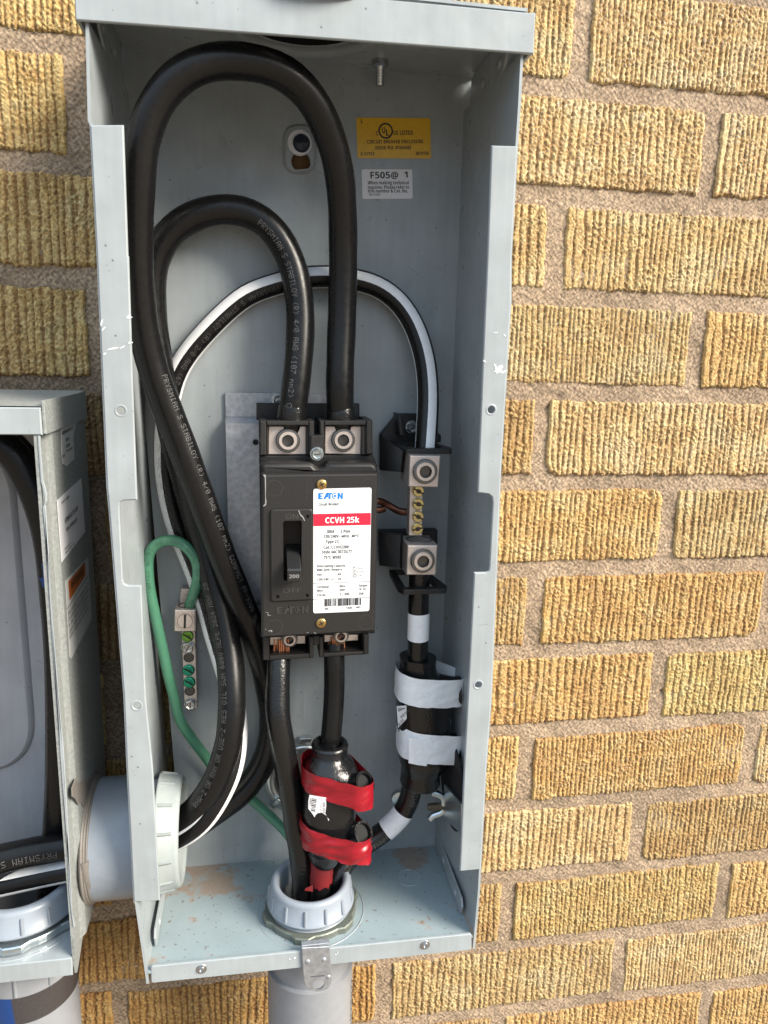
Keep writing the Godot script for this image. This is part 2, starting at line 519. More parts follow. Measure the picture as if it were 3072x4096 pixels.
func make_materials():
	noise_tex("fine", 0.09, 0.82, 1.0); noise_tex("cloud", 0.02, 0.94, 1.0); noise_tex("sand", 0.24, 0.55, 1.0, FastNoiseLite.TYPE_VALUE_CUBIC, 3)
	noise_tex("brick_grit", 0.30, 0.0, 1.0, FastNoiseLite.TYPE_VALUE_CUBIC, 3); noise_tex("peel", 0.05, 0.0, 1.0, FastNoiseLite.TYPE_SIMPLEX_SMOOTH, 2); noise_tex("grit", 0.16, 0.0, 1.0, FastNoiseLite.TYPE_VALUE_CUBIC, 4)
	noise_tex("spangle", 0.05, 0.82, 1.0, FastNoiseLite.TYPE_CELLULAR, 2); noise_tex("dust", 0.045, 0.78, 1.0, FastNoiseLite.TYPE_SIMPLEX_SMOOTH, 5)
	noise_tex("sheen", 0.03, 0.5, 1.0, FastNoiseLite.TYPE_SIMPLEX_SMOOTH, 5)
	tex["paint"] = paint_texture()
	M.paint = mat(lin(0.330, 0.364, 0.384), 0.46, 0.0, "paint", 3.6, "peel", 0.05)
	M.paint.roughness_texture = tex["sheen"]
	M.paint.metallic_specular = 0.5
	M.brightened_meter_paint = mat(lin(0.46, 0.46, 0.485), 0.46, 0.0, "paint", 3.6, "peel", 0.05)  # box paint lightened to make up for the shade inside the meter box
	M.paint_old = mat(lin(0.32, 0.34, 0.33), 0.5, 0.0, "dust", 14.0, "peel", 0.04)
	M.floor_paint = mat(Color.WHITE, 0.4); M.floor_paint.albedo_texture = rust_texture(); M.floor_paint.uv1_scale = Vector3.ONE
	M.chip = mat(lin(0.80, 0.82, 0.83), 0.6)
	M.smear = mat(lin(0.26, 0.27, 0.26), 0.7)
	M.black = mat(lin(0.014, 0.0135, 0.0135), 0.45, 0.0, "dust", 30.0, "grit", 0.03)
	M.black_dusty = mat(lin(0.017, 0.0155, 0.015), 0.5, 0.0, "dust", 26.0, "grit", 0.03)
	M.embossed = mat(lin(0.04, 0.038, 0.037), 0.6)
	M.void = mat(lin(0.006, 0.006, 0.006), 0.8)
	M.toggle_well = mat(lin(0.03, 0.018, 0.012), 0.6)
	M.rubber = mat(lin(0.007, 0.0068, 0.007), 0.40, 0.0, "cloud", 12.0, "fine", 0.04)
	M.rubber.roughness_texture = tex["sheen"]; M.rubber.metallic_specular = 0.40
	M.vinyl = mat(lin(0.007, 0.007, 0.0075), 0.3, 0.0, "cloud", 20.0, "peel", 0.16)
	M.vinyl.roughness_texture = tex["sheen"]
	M.print = mat(lin(0.20, 0.20, 0.20), 0.7)
	M.print_dim = mat(lin(0.12, 0.12, 0.12), 0.7)
	M.ink = mat(lin(0.02, 0.02, 0.022), 0.6)
	M.stripe = mat(lin(0.80, 0.81, 0.83), 0.38, 0.0, "cloud", 14.0)
	M.green = mat(lin(0.085, 0.26, 0.16), 0.28, 0.0, "cloud", 14.0)
	M.white_tape = mat(lin(0.92, 0.94, 0.96), 0.34, 0.0, "cloud", 20.0, "peel", 0.1)
	M.red_tape = mat(lin(0.27, 0.006, 0.014), 0.3, 0.0, "cloud", 25.0, "peel", 0.1)
	M.red_worn = mat(lin(0.25, 0.014, 0.018), 0.5, 0.0, "dust", 60.0, "grit", 0.3)
	M.blue_tape = mat(lin(0.006, 0.045, 0.19), 0.4, 0.0, "cloud", 20.0)
	M.grey_tape = mat(lin(0.055, 0.048, 0.048), 0.45, 0.0, "dust", 20.0)
	M.lug = mat(lin(0.80, 0.70, 0.64), 0.42, 0.75, "dust", 60.0, "grit", 0.05)
	M.steel = mat(lin(0.62, 0.64, 0.66), 0.26, 1.0, "fine", 40.0)
	M.dark_steel = mat(lin(0.22, 0.22, 0.22), 0.35, 0.9, "dust", 40.0)
	M.washer = mat(lin(0.86, 0.88, 0.92), 0.5, 0.1, "dust", 60.0)
	M.navy = mat(lin(0.012, 0.018, 0.035), 0.4)
	M.socket = mat(lin(0.10, 0.095, 0.09), 0.3, 0.7)
	M.zinc = mat(lin(0.60, 0.66, 0.68), 0.28, 0.95, "cloud", 30.0)
	M.galvanised = mat(lin(0.52, 0.54, 0.58), 0.46, 0.75, "spangle", 9.0)
	M.brass = mat(lin(0.72, 0.46, 0.16), 0.28, 1.0, "fine", 60.0)
	M.yellow_zinc = mat(lin(0.68, 0.56, 0.26), 0.3, 1.0, "fine", 60.0)
	M.green_screw = mat(lin(0.03, 0.30, 0.19), 0.22, 0.8)
	M.green_yellow_screw = mat(lin(0.16, 0.34, 0.06), 0.22, 0.8)
	M.copper = mat(lin(0.80, 0.33, 0.16), 0.35, 0.6, "fine", 40.0)
	M.dark_copper = mat(lin(0.15, 0.065, 0.045), 0.4, 0.9, "dust", 40.0)
	M.pvc = mat(lin(0.265, 0.30, 0.345), 0.34, 0.0, "cloud", 10.0)
	M.pvc_nut = mat(lin(0.32, 0.355, 0.355), 0.36, 0.0, "cloud", 12.0)
	M.pvc_pipe = mat(lin(0.255, 0.265, 0.285), 0.4, 0.0, "cloud", 9.0)
	M.locknut = mat(lin(0.26, 0.28, 0.24), 0.5, 0.6, "dust", 40.0, "grit", 0.1)
	M.caulk = mat(lin(0.22, 0.20, 0.18), 0.45, 0.0, "dust", 40.0)
	M.yellow_label = mat(lin(0.74, 0.43, 0.02), 0.3, 0.0, "cloud", 20.0)
	M.white_label = mat(lin(0.70, 0.70, 0.72), 0.42)
	M.old_label = mat(lin(0.55, 0.56, 0.55), 0.4, 0.0, "cloud", 20.0)
	M.orange_label = mat(lin(0.46, 0.12, 0.015), 0.4, 0.0, "dust", 30.0)
	M.blue_ink = mat(lin(0.0, 0.16, 0.62), 0.5)
	M.red_ink = mat(lin(0.72, 0.012, 0.04), 0.45)
	M.white_ink = mat(lin(0.85, 0.85, 0.85), 0.5)
	noise_tex("mortar_sand", 0.20, 0.42, 1.0, FastNoiseLite.TYPE_VALUE_CUBIC, 4)
	M.mortar = mat(lin(0.67, 0.50, 0.345), 0.95, 0.0, "mortar_sand", 8.0, "grit", 1.0)
	M.ground = mat(lin(0.26, 0.205, 0.15), 0.95, 0.0, "dust", 0.7)

# grey enamel: faint cloudiness, run marks, dust specks and hairline scratches
func paint_texture() -> ImageTexture:
	var w := 640
	var im := Image.create(w, w, false, Image.FORMAT_RGB8)
	var f := FastNoiseLite.new(); f.frequency = 0.012; f.fractal_octaves = 4; f.seed = 15
	var g := FastNoiseLite.new(); g.frequency = 0.05; g.fractal_octaves = 2; g.seed = 16
	for y in w:
		for x in w:
			var v := 0.955 + f.get_noise_2d(x, y) * 0.05 + g.get_noise_2d(x * 1.6, y * 0.12) * 0.022
			im.set_pixel(x, y, Color(v, v, v * 0.995))
	var r := RandomNumberGenerator.new(); r.seed = 4
	for i in 230:
		var p := Vector2i(r.randi() % w, r.randi() % w); var s := 1 if r.randf() < 0.8 else 2
		var c := Color(0.62, 0.6, 0.57) if r.randf() < 0.7 else Color(1, 1, 1)
		im.fill_rect(Rect2i(p, Vector2i(s, s)), c)
	for i in 34:
		var p := Vector2(r.randf() * w, r.randf() * w); var d := Vector2.from_angle(r.randf() * TAU); var n := r.randi_range(8, 60)
		var up := r.randf() < 0.6
		for k in n:
			p += d; d = d.rotated(r.randf_range(-.03, .03))
			var q := Vector2i(posmod(int(p.x), w), posmod(int(p.y), w))
			im.set_pixel(q.x, q.y, im.get_pixel(q.x, q.y).lerp(Color(1, 1, 1) if up else Color(0.7, 0.7, 0.7), 0.5))
	return ImageTexture.create_from_image(im)

# paint of the enclosure floor: pale grey-green with rust blooms and specks near its back edge
func rust_texture() -> ImageTexture:
	var w := 384; var h := 192
	var im := Image.create(w, h, false, Image.FORMAT_RGB8)
	var f := FastNoiseLite.new(); f.frequency = 0.014; f.fractal_octaves = 5; f.seed = 5
	var g := FastNoiseLite.new(); g.frequency = 0.10; g.fractal_octaves = 3; g.seed = 9
	for y in h:
		for x in w:
			var u := float(x) / w; var v := float(y) / h
			var a := f.get_noise_2d(x, y) * 1.5; var b := g.get_noise_2d(x, y)
			var c := Color(0.265, 0.325, 0.345) * (1.0 + a * 0.06 + b * 0.03)
			var near_back := clampf(1.25 - v * 3.4, 0.0, 1.0)
			var left := exp(-pow((u - 0.13) / 0.16, 2.0)) * clampf(1.35 - v * 2.4, 0, 1)
			var right := exp(-pow((u - 0.88) / 0.12, 2.0)) * clampf(1.1 - v * 1.6, 0, 1)
			var r := clampf((a * 1.3 + b * 0.35 + left * 1.25 + right * 0.75 + near_back * 0.28 - 0.82) * 2.2, 0.0, 1.0)
			c = c.lerp(Color(0.30, 0.20, 0.13), r * 0.7)
			if b > 0.52: c = c.lerp(Color(0.12, 0.09, 0.07), 0.75 * clampf((b - 0.52) * 12.0, 0, 1))
			im.set_pixel(x, y, lin(c.r, c.g, c.b))
	return ImageTexture.create_from_image(im)

# ================================================================ setting
func setting():
	var g := MB.new()
	g.face(W(-150000, -LIFT, -150000), W(150000, -LIFT, -150000), W(150000, -LIFT, 150000), W(-150000, -LIFT, 150000), Vector3.UP)
	var o := single("ground", g, M.ground, "", "", W(0, -LIFT, 0))
	o.set_meta("kind", "structure")

# ================================================================ brick wall
const COURSE := 67.73
const PITCH := 203.2
func brick_mesh(seed_no: int) -> ArrayMesh:
	var f := FastNoiseLite.new(); f.seed = seed_no; f.frequency = 1.0; f.fractal_octaves = 3; f.noise_type = FastNoiseLite.TYPE_SIMPLEX_SMOOTH
	var f1 := FastNoiseLite.new(); f1.seed = seed_no + 50; f1.frequency = 1.0; f1.fractal_type = FastNoiseLite.FRACTAL_NONE; f1.noise_type = FastNoiseLite.TYPE_SIMPLEX_SMOOTH
	var L := 189.5; var H := 55.8
	var nx := 270; var ny := 76
	var grooves := 3.8 + 0.66 * (seed_no % 4)            # millimetres from ridge to ridge
	var P := PackedVector3Array(); P.resize((nx + 1) * (ny + 1))
	var C := PackedColorArray(); C.resize(P.size())
	var torn := 0.35 + 0.3 * (seed_no % 3)
	for j in ny + 1:
		for i in nx + 1:
			var x := -L * .5 + L * i / nx; var y := -H * .5 + H * j / ny
			var bend := f1.get_noise_2d(x * 0.05, y * 0.006) * 0.45 + f1.get_noise_2d(x * 0.22, y * 0.02 + 60.0) * 0.12
			var comb := f.get_noise_2d(x * 0.5 + 91.0, y * 0.06)
			var crumb := f.get_noise_2d(x * 0.30 + 10.0, y * 0.28)
			var grain := f1.get_noise_2d(x * 0.8 + 17.0, y * 0.75)
			var soft := f1.get_noise_2d(x * 0.045 + 33.0, y * 0.05)
			var ph := (x / grooves + bend + comb * 0.10 + crumb * 0.07 + grain * 0.04) * TAU
			var gr := 0.5 - 0.5 * cos(ph)                          # 0 in a groove, 1 on a ridge
			var knots := f.get_noise_2d(x * 0.16, y * 0.26 + 30.0)
			var rip := clampf((soft + 0.22 + (torn - 0.6)) * 2.2, 0.0, 1.0)       # where the wire tore the face instead of combing it
			var wide := clampf(0.20 + knots * 0.30 + grain * 0.14, 0.0, 0.9)
			var ridge := smoothstep(wide - 0.12, wide + 0.10, gr)
			var h := (ridge - 1.0) * (1.12 - 0.3 * rip) + comb * 0.42 + (0.05 + rip) * crumb * 1.1 + grain * (0.12 + 0.5 * rip) + soft * 0.3
			var ex := minf(x + L * .5, L * .5 - x); var ey := minf(y + H * .5, H * .5 - y)
			var arris := 1.0 - smoothstep(1.8, 3.6, ex + crumb * 1.2)
			h = lerpf(h, 0.1 + grain * 0.12, arris)                # the smooth arris left by the cutter
			var edge := minf(ex * 1.4, ey) + crumb * 0.9 + grain * 0.3
			h += 0.55 - 2.2 * pow(clampf(1.0 - edge / 1.5, 0.0, 1.0), 2.0)
			var wob := f1.get_noise_2d(x * 0.06 + 7.0, y * 0.06 + signf(y) * 40.0) * 1.1 + f1.get_noise_2d(x * 0.3, signf(y) * 40.0) * 0.5
			var corner := maxf(0.0, 1.0 - Vector2(ex, ey).length() / 9.0) * f1.get_noise_2d(signf(x) * 9.0, signf(y) * 5.0 + seed_no) * 4.5
			var yy := y + wob * (absf(y) / (H * .5)) - signf(y) * maxf(0.0, corner)
			var xx := x + f1.get_noise_2d(signf(x) * 20.0, y * 0.07) * 0.8 * smoothstep(0.85, 1.0, absf(x) / (L * .5)) - signf(x) * maxf(0.0, corner)
			P[j * (nx + 1) + i] = Vector3(xx, yy, h)
			var warm := clampf(0.5 + f.get_noise_2d(x * 0.05 + 200.0, y * 0.06) * 1.2, 0.0, 1.0)
			var c := Color(0.91, 0.68, 0.32).lerp(Color(0.85, 0.57, 0.225), warm)
			var body := 1.0 - arris
			var stain := f1.get_noise_2d(x * 0.018 + 400.0, y * 0.03)
			c = c.lerp(Color(0.66, 0.40, 0.16), clampf((stain - 0.15) * 1.3, 0.0, 0.5)).lerp(Color(0.93, 0.80, 0.50), clampf((-stain - 0.25) * 1.2, 0.0, 0.4))
			c = c.lerp(Color(0.50, 0.25, 0.09), clampf(0.62 - ey / 6.0 + knots * 0.6, 0.0, 0.6) if y < 0 else 0.0)
			c = c.lerp(Color(0.29, 0.145, 0.055), (1.0 - ridge) * 0.8 * body)                  # grooves stained brown, then darkened to paint in their shade
			c = c.lerp(Color(0.50, 0.30, 0.13), clampf(-crumb * 1.6, 0.0, 0.55) * body)
			c = c.lerp(Color(0.97, 0.80, 0.45), clampf((crumb + grain * 0.6) * 1.2, 0.0, 0.6) * ridge)
			if seed_no % 5 == 1: c = c.lerp(Color(0.92, 0.90, 0.84), clampf((grain - 0.58) * 5.0, 0.0, 1.0) * clampf(soft * 3.0, 0.0, 1.0) * ridge)
			C[j * (nx + 1) + i] = c
	var N := PackedVector3Array(); N.resize(P.size())
	for j in ny + 1:
		for i in nx + 1:
			var a := P[j * (nx + 1) + mini(i + 1, nx)] - P[j * (nx + 1) + maxi(i - 1, 0)]
			var b := P[mini(j + 1, ny) * (nx + 1) + i] - P[maxi(j - 1, 0) * (nx + 1) + i]
			N[j * (nx + 1) + i] = a.cross(b).normalized()
	var I := PackedInt32Array()
	for j in ny:
		for i in nx:
			var a := j * (nx + 1) + i; var b := a + 1; var d := a + nx + 1; var g := d + 1
			I.append(a); I.append(g); I.append(b); I.append(a); I.append(d); I.append(g)
	# sides running back into the mortar
	var loop := []
	for i in nx + 1: loop.append(i)
	for j in range(1, ny + 1): loop.append(j * (nx + 1) + nx)
	for i in range(nx - 1, -1, -1): loop.append(ny * (nx + 1) + i)
	for j in range(ny - 1, 0, -1): loop.append(j * (nx + 1))
	for k in loop.size():
		var p: Vector3 = P[loop[k]]; var q: Vector3 = P[loop[(k + 1) % loop.size()]]
		var t := (q - p); t.z = 0; t = t.normalized()
		var nn := Vector3(t.y, -t.x, 0)
		var s := P.size()
		for z in [[p, 0], [q, 0], [Vector3(q.x, q.y, -14), 1], [Vector3(p.x, p.y, -14), 1]]:
			P.append(z[0]); N.append(nn); C.append(Color(0.42, 0.25, 0.10))
		if (q - p).cross(P[s + 2] - p).dot(nn) > 0.0:
			for z in [0, 2, 1, 0, 3, 2]: I.append(s + z)
		else:
			for z in [0, 1, 2, 0, 2, 3]: I.append(s + z)
	for i in P.size(): P[i] = P[i] * 0.001
	var A := []; A.resize(Mesh.ARRAY_MAX)
	A[Mesh.ARRAY_VERTEX] = P; A[Mesh.ARRAY_NORMAL] = N; A[Mesh.ARRAY_COLOR] = C; A[Mesh.ARRAY_INDEX] = I
	var m := ArrayMesh.new(); m.add_surface_from_arrays(Mesh.PRIMITIVE_TRIANGLES, A)
	return m

# where the joints really fell: each course a little off, and the odd ones stretched towards the left
const SLIP := [3.7, 5.3, -4.0, 10.2, -6.1, 2.2, -2.0, 7.7, 0.0, 4.9, -8.0, -0.6, -9.5]
func joint(r: int, x: float) -> float:
	var q: float = x + (SLIP[r] if r >= 0 and r < SLIP.size() else 3.0 * sin(r * 2.1))
	if posmod(r, 2) == 1 and x < 101.0: q -= clampf((101.0 - x) / 406.4, 0.0, 1.0) * 22.0
	return q

func brick_wall():
	var w := thing("brick_wall", "yellow ribbed-face brick wall behind both grey enclosures", "wall", W(0, -1080, 0))
	var meshes := []
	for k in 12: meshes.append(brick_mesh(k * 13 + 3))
	var tones := [[1.0, 1.0, 1.0], [1.03, 0.96, 0.86], [0.92, 0.93, 0.95], [1.05, 1.05, 1.10], [0.84, 0.78, 0.72], [0.97, 1.0, 0.90], [0.98, 0.88, 0.76], [0.94, 0.92, 0.82]]
	var mats := []
	for t in tones: mats.append(brick_mat(Color(t[0], t[1], t[2]) * 0.97))
	var olive := brick_mat(Color(1.0, 0.98, 0.88))  # olive bricks at left, tint lifted to offset the enclosure's shade
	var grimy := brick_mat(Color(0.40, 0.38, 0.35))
	var brown := brick_mat(Color(0.80, 0.66, 0.48))
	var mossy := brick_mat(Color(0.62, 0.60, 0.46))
	for r in range(-5, 17):
		var shift := 0.0 if posmod(r, 2) == 0 else PITCH * 0.5
		for k in range(-4, 4):
			var j0 := joint(r, shift + PITCH * k); var j1 := joint(r, shift + PITCH * (k + 1))
			var cx := (j0 + j1) * 0.5; var cy := -r * COURSE - (0.010 * cx if r > 5 else 0.0)
			if cx < -660 or cx > 560: continue
			var b := MeshInstance3D.new()
			b.name = numbered("brick", w)
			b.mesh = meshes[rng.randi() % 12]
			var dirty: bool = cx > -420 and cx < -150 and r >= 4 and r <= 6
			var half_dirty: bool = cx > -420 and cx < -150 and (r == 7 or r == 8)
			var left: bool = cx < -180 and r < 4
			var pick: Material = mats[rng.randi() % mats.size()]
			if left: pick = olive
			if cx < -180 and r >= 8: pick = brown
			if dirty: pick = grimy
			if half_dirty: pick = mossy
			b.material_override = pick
			w.add_child(b, true)
			var flip := rng.randi() % 2 == 0
			b.scale.x = (j1 - j0 - 13.7) / (PITCH - 13.7)
			b.rotation = Vector3(rng.randf_range(-.006, .006), rng.randf_range(-.004, .004), rng.randf_range(-.007, .007) + (PI if flip else 0.0))
			b.position = lifted(W(cx + rng.randf_range(-0.8, 0.8), cy + rng.randf_range(-0.7, 0.7), rng.randf_range(-0.5, 0.6))) - w.position
	# one bed of mortar behind and between them
	var f := FastNoiseLite.new(); f.seed = 21; f.frequency = 0.02; f.fractal_octaves = 5
	var x0 := -660.0 - 100; var x1 := 560.0 + 100; var y0 := -16.4 * COURSE; var y1 := 5.4 * COURSE
	var nx := 500; var ny := 520
	var P := PackedVector3Array(); var C := PackedColorArray()
	for j in ny + 1:
		for i in nx + 1:
			var x := lerpf(x0, x1, float(i) / nx); var y := lerpf(y0, y1, float(j) / ny)
			var h := -1.3 + f.get_noise_2d(x, y) * 1.6 + f.get_noise_2d(x * 6.0, y * 6.0) * 0.9
			h -= maxf(0.0, f.get_noise_2d(x * 4.0 + 500.0, y * 4.0) - 0.36) * 6.0
			P.append(Vector3(x, y, h))
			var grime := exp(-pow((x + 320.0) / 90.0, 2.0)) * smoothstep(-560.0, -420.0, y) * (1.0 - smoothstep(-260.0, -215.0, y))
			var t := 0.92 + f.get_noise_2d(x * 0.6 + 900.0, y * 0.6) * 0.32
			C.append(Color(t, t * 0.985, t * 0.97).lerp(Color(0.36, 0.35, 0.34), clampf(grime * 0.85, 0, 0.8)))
	var mb := MB.new()
	var N := PackedVector3Array(); N.resize(P.size())
	for j in ny + 1:
		for i in nx + 1:
			var a := P[j * (nx + 1) + mini(i + 1, nx)] - P[j * (nx + 1) + maxi(i - 1, 0)]
			var b := P[mini(j + 1, ny) * (nx + 1) + i] - P[maxi(j - 1, 0) * (nx + 1) + i]
			N[j * (nx + 1) + i] = a.cross(b).normalized()
	var I := PackedInt32Array()
	for j in ny:
		for i in nx:
			var a := j * (nx + 1) + i; var b := a + 1; var d := a + nx + 1; var g := d + 1
			I.append(a); I.append(g); I.append(b); I.append(a); I.append(d); I.append(g)
	for i in P.size(): P[i] = lifted(P[i]) - w.position
	var A := []; A.resize(Mesh.ARRAY_MAX)
	A[Mesh.ARRAY_VERTEX] = P; A[Mesh.ARRAY_NORMAL] = N; A[Mesh.ARRAY_COLOR] = C; A[Mesh.ARRAY_INDEX] = I
	var m := ArrayMesh.new(); m.add_surface_from_arrays(Mesh.PRIMITIVE_TRIANGLES, A)
	var o := MeshInstance3D.new(); o.name = "mortar"; o.mesh = m
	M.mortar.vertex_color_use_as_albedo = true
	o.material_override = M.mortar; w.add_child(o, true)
	mb.box(W(x0, y0, -120), W(x1, y1, -14), 0)
	part("backing", mb, M.mortar, w)

func brick_mat(tint: Color) -> StandardMaterial3D:
	var m := mat(lin(tint.r, tint.g, tint.b), 0.9, 0.0, "sand", 7.0, "brick_grit", 0.7)
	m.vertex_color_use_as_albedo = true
	return m

# ================================================================ main enclosure
const BZ := 25.0     # back panel
const FZ := 119.0    # front flanges
const FLOOR_Y := -587.0

# a folded side wall from its front edge (points at FZ) back to x given at top and bottom
func side_wall(mb: MB, front: Array, xa: Vector3, xb: Vector3, t: float):
	var rows := []
	for q in front:
		var f: float = (q.y - xa.y) / (xb.y - xa.y)
		var bx := lerpf(xa.x, xb.x, f)
		rows.append([Vector3(q.x, q.y, FZ), Vector3(bx, q.y, BZ), Vector3(bx, q.y, 4.0)])
	for i in rows.size() - 1:
		for k in 2:
			var a: Vector3 = rows[i][k]; var b: Vector3 = rows[i][k + 1]; var c: Vector3 = rows[i + 1][k + 1]; var d: Vector3 = rows[i + 1][k]
			var o := Vector3(t, 0, 0)
			mb.face(a, b, c, d, -o); mb.face(a + o, b + o, c + o, d + o, o)
		mb.face(rows[i][0], rows[i + 1][0], rows[i + 1][0] + Vector3(t, 0, 0), rows[i][0] + Vector3(t, 0, 0), Vector3(0, 0, 1))
	var l: Array = rows[-1]
	for k in 2: mb.face(l[k], l[k + 1], l[k + 1] + Vector3(t, 0, 0), l[k] + Vector3(t, 0, 0), Vector3.DOWN)

func screw_hole(t: Node3D, c: Vector3, r: float):
	var mb := MB.new(); mb.lathe(c, Vector3(0, 0, 1), [[r + 1.2, 0.02], [r + 0.5, 0.3], [r, 0.28], [r, -1.4]], 24, true)
	part("hole_collar", mb, M.paint, t)

func enclosure():
	var t := thing("breaker_enclosure", "tall open light grey steel breaker enclosure with rain lid", "electrical box", W(-183, -598, 25))
	var L := [W(-290.8, -64.5, 119), W(-292.1, -106.7, 119), W(-291.4, -108.4, 119), W(-291.4, -168.6, 119), W(-292.7, -285.2, 119), W(-292.2, -298.5, 119), W(-289.7, -404.9, 119), W(-290.1, -448.7, 119), W(-290.2, -536.8, 119), W(-289.4, -538.5, 119), W(-285.1, -595.8, 119)]
	var R := [W(-76.5, -60.4, 119), W(-76.4, -83.2, 119), W(-76.6, -104, 119), W(-76.6, -159.2, 119), W(-75.4, -183.3, 119), W(-75.8, -277.5, 119), W(-75.4, -301, 119), W(-73.6, -417.3, 119), W(-74.4, -465.1, 119), W(-74.2, -537.8, 119), W(-74.1, -552.2, 119), W(-75.4, -597.3, 119)]
	var mb := MB.new()
	side_wall(mb, L, W(-288.4, -43.7, 25), W(-283.9, -598.3, 25), 1.5)
	part("side_panel", mb, M.paint, t)
	mb = MB.new()
	side_wall(mb, R, W(-80.6, -40.6, 25), W(-79.5, -587.3, 25), -1.5)
	part("side_panel", mb, M.paint, t)
	# back panel with the keyhole slot and a knockout opening
	mb = MB.new()
	var key := circle(-185.35, -97.22, 6.01, 20)
	mb.prism(pg([-294, -41, -76, -41, -80, -589, -272, -589]), BZ - 1.5, BZ, 0, [key])
	var bp := part("back_panel", mb, M.paint, t)
	mb = MB.new()     # pressed pad round the keyhole
	var pad := rounded(pg([-196.3, -75.8, -175.6, -74.4, -175.5, -103.5, -196.4, -104.8]), 9.70, 8)
	mb.prism(pad, BZ, BZ + 2.2, 2.0, [circle(-185.35, -97.22, 6.01, 20)], true)
	part("keyhole_pad", mb, M.paint, t)
	mb = MB.new()     # washer and slotted mounting screw
	var wc: Vector3 = W(-186.1, -86.4, 28)
	mb.lathe(wc, Vector3(0, 0, 1), [[0.0, -1], [7.61, -1], [7.61, 0.4], [7.05, 1.2], [3, 1.6]], 36)
	part("washer", mb, M.washer, t)
	mb = MB.new()
	var sc: Vector3 = W(-185.1, -87.3, 31)
	mb.lathe(sc, Vector3(0, 0, 1), [[5.2, -2.5], [5.2, 0.0], [4.0, 1.4], [0, 1.9]], 24, true)
	part("mounting_screw", mb, M.navy, t)
	mb = MB.new(); mb.prism(circle(key[0].x - 6.0, key[0].y, 9.5, 20), 15.0, 21.0)
	part("keyhole_backing", mb, mat(lin(0.30, 0.16, 0.07), 0.8, 0.0, "dust", 90.0, "grit", 0.6), t, "brown disc added behind the keyhole slot")  # added disc standing in for the wall, which gets no light here
	mb = MB.new(); mb.box(sc + W(-4.6, -0.6, 1.0), sc + W(4.6, 0.6, 2.0), 0.2)
	part("screw_slot", mb, M.black, t)
	# top panel with its hub opening, the closed hub above, and the rain lid
	mb = MB.new()
	mb.xf = Transform3D(Basis(Vector3(1, 0, 0), Vector3(0, 0, 1), Vector3(0, -1, 0)), Vector3.ZERO)     # x, z plan; pushes downwards
	var hub := circle(-187, 86, 34, 40)
	mb.prism(pg([-293, 4, -76, 4, -76, 120, -293, 120]), 39.5, 41, 0, [hub])
	part("top_panel", mb, M.paint, t)
	mb = MB.new(); mb.torus(W(-187, -41.5, 86), Vector3.UP, 40, 4.0, 48, 10)
	part("hub_bead", mb, M.paint, t)
	mb = MB.new(); mb.lathe(W(-187, -41, 86), Vector3.UP, [[33.9, 0], [33.9, 64], [0, 64]], 40)
	part("hub_throat", mb, M.void, t)  # throat coloured near-black to paint the dark of its unlit inside
	mb = MB.new(); mb.lathe(W(-187, -25, 86), Vector3.UP, [[38, 0], [38, 52], [0, 52]], 40)
	part("top_hub", mb, M.locknut, t)
	mb = MB.new()
	var lid := [W(-294.6, -65, 121.5), W(-72, -60.8, 121.5), W(-72.3, -45.1, 121.5)]
	var fall := -24.0
	# front skirt, cut a little out of square as it hangs
	mb.prism(pg([lid[0].x, lid[0].y, lid[1].x, lid[1].y, lid[1].x - 0.3, lid[1].y + 18.6, lid[0].x, lid[0].y + 20.5]), 120.3, 122, 0.6)
	part("lid_skirt", mb, M.paint, t)
	mb = MB.new()
	mb.box(W(lid[0].x, lid[0].y + 0.6, 5), W(lid[0].x + 1.5, -42.6, 120.2), 0)
	part("lid_cheek", mb, M.paint, t)
	mb = MB.new()
	mb.box(W(lid[1].x - 1.5, lid[1].y + 0.6, 5), W(lid[1].x, -41.2, 120.2), 0)
	part("lid_cheek", mb, M.paint, t)
	mb = MB.new()
	var rim := []
	for i in 40: rim.append(W(-187 + 36 * cos(TAU * i / 40), lerpf(-43.4, -22.4, (121.0 - 86.0 - 36 * sin(TAU * i / 40)) / 119.0), 86 + 36 * sin(TAU * i / 40)))
	mb.plate([W(lid[0].x, -43.4, 121), W(lid[1].x, -43.4, 121), W(lid[1].x, -22.4, 2), W(lid[0].x, -22.4, 2)], W(0, 119, 21), 1.2, 0.0, [rim])
	part("rain_lid", mb, M.paint, t)
	# floor with the conduit opening, front lip
	mb = MB.new()
	mb.xf = Transform3D(Basis(Vector3(1, 0, 0), Vector3(0, 0, -1), Vector3(0, 1, 0)), Vector3.ZERO)      # x, -z plan; pushes upwards
	mb.prism(pg([-284.5, -119, -77.5, -119, -80.5, -23, -284.2, -23]), FLOOR_Y - 1.5, FLOOR_Y, 0, [circle(-181.5, -79.5, 27, 40)])
	for q in mb.v: mb.u.append(Vector2((q.x + 285.0) / 208.0, (q.z - 23.0) / 97.0))
	part("floor_panel", mb, M.floor_paint, t)
	mb = MB.new()
	mb.prism(rounded(pg([-282.2, -583.5, -78.4, -585.4, -77.7, -598, -282.3, -595.7]), 1.6, 3), 117.6, 119.2, 0.5)
	var lip := part("front_lip", mb, M.paint, t)
	# front flanges as they are bent
	mb = MB.new()
	mb.prism(pg([-291.1, -108.9, -275.6, -107.7, -276.3, -168, -276, -168, -276.8, -228.7, -277.3, -292, -284.3, -292.3, -285.9, -293.2, -286.5, -295.1, -286.6, -298.4, -286.7, -335.8, -286.2, -338.1, -284.3, -339.2, -277.2, -339.5, -277.6, -405.3, -275.5, -449.5, -274.8, -537.6, -289.9, -536.7, -289.7, -448.4, -289.3, -404.7, -291.8, -298.3, -292.3, -285.1, -291.1, -168.7]), 118.0, 119.8, 0.7, [circle(-283.44, -244.79, 2.07, 16), circle(-282.69, -410.22, 2.26, 16)])
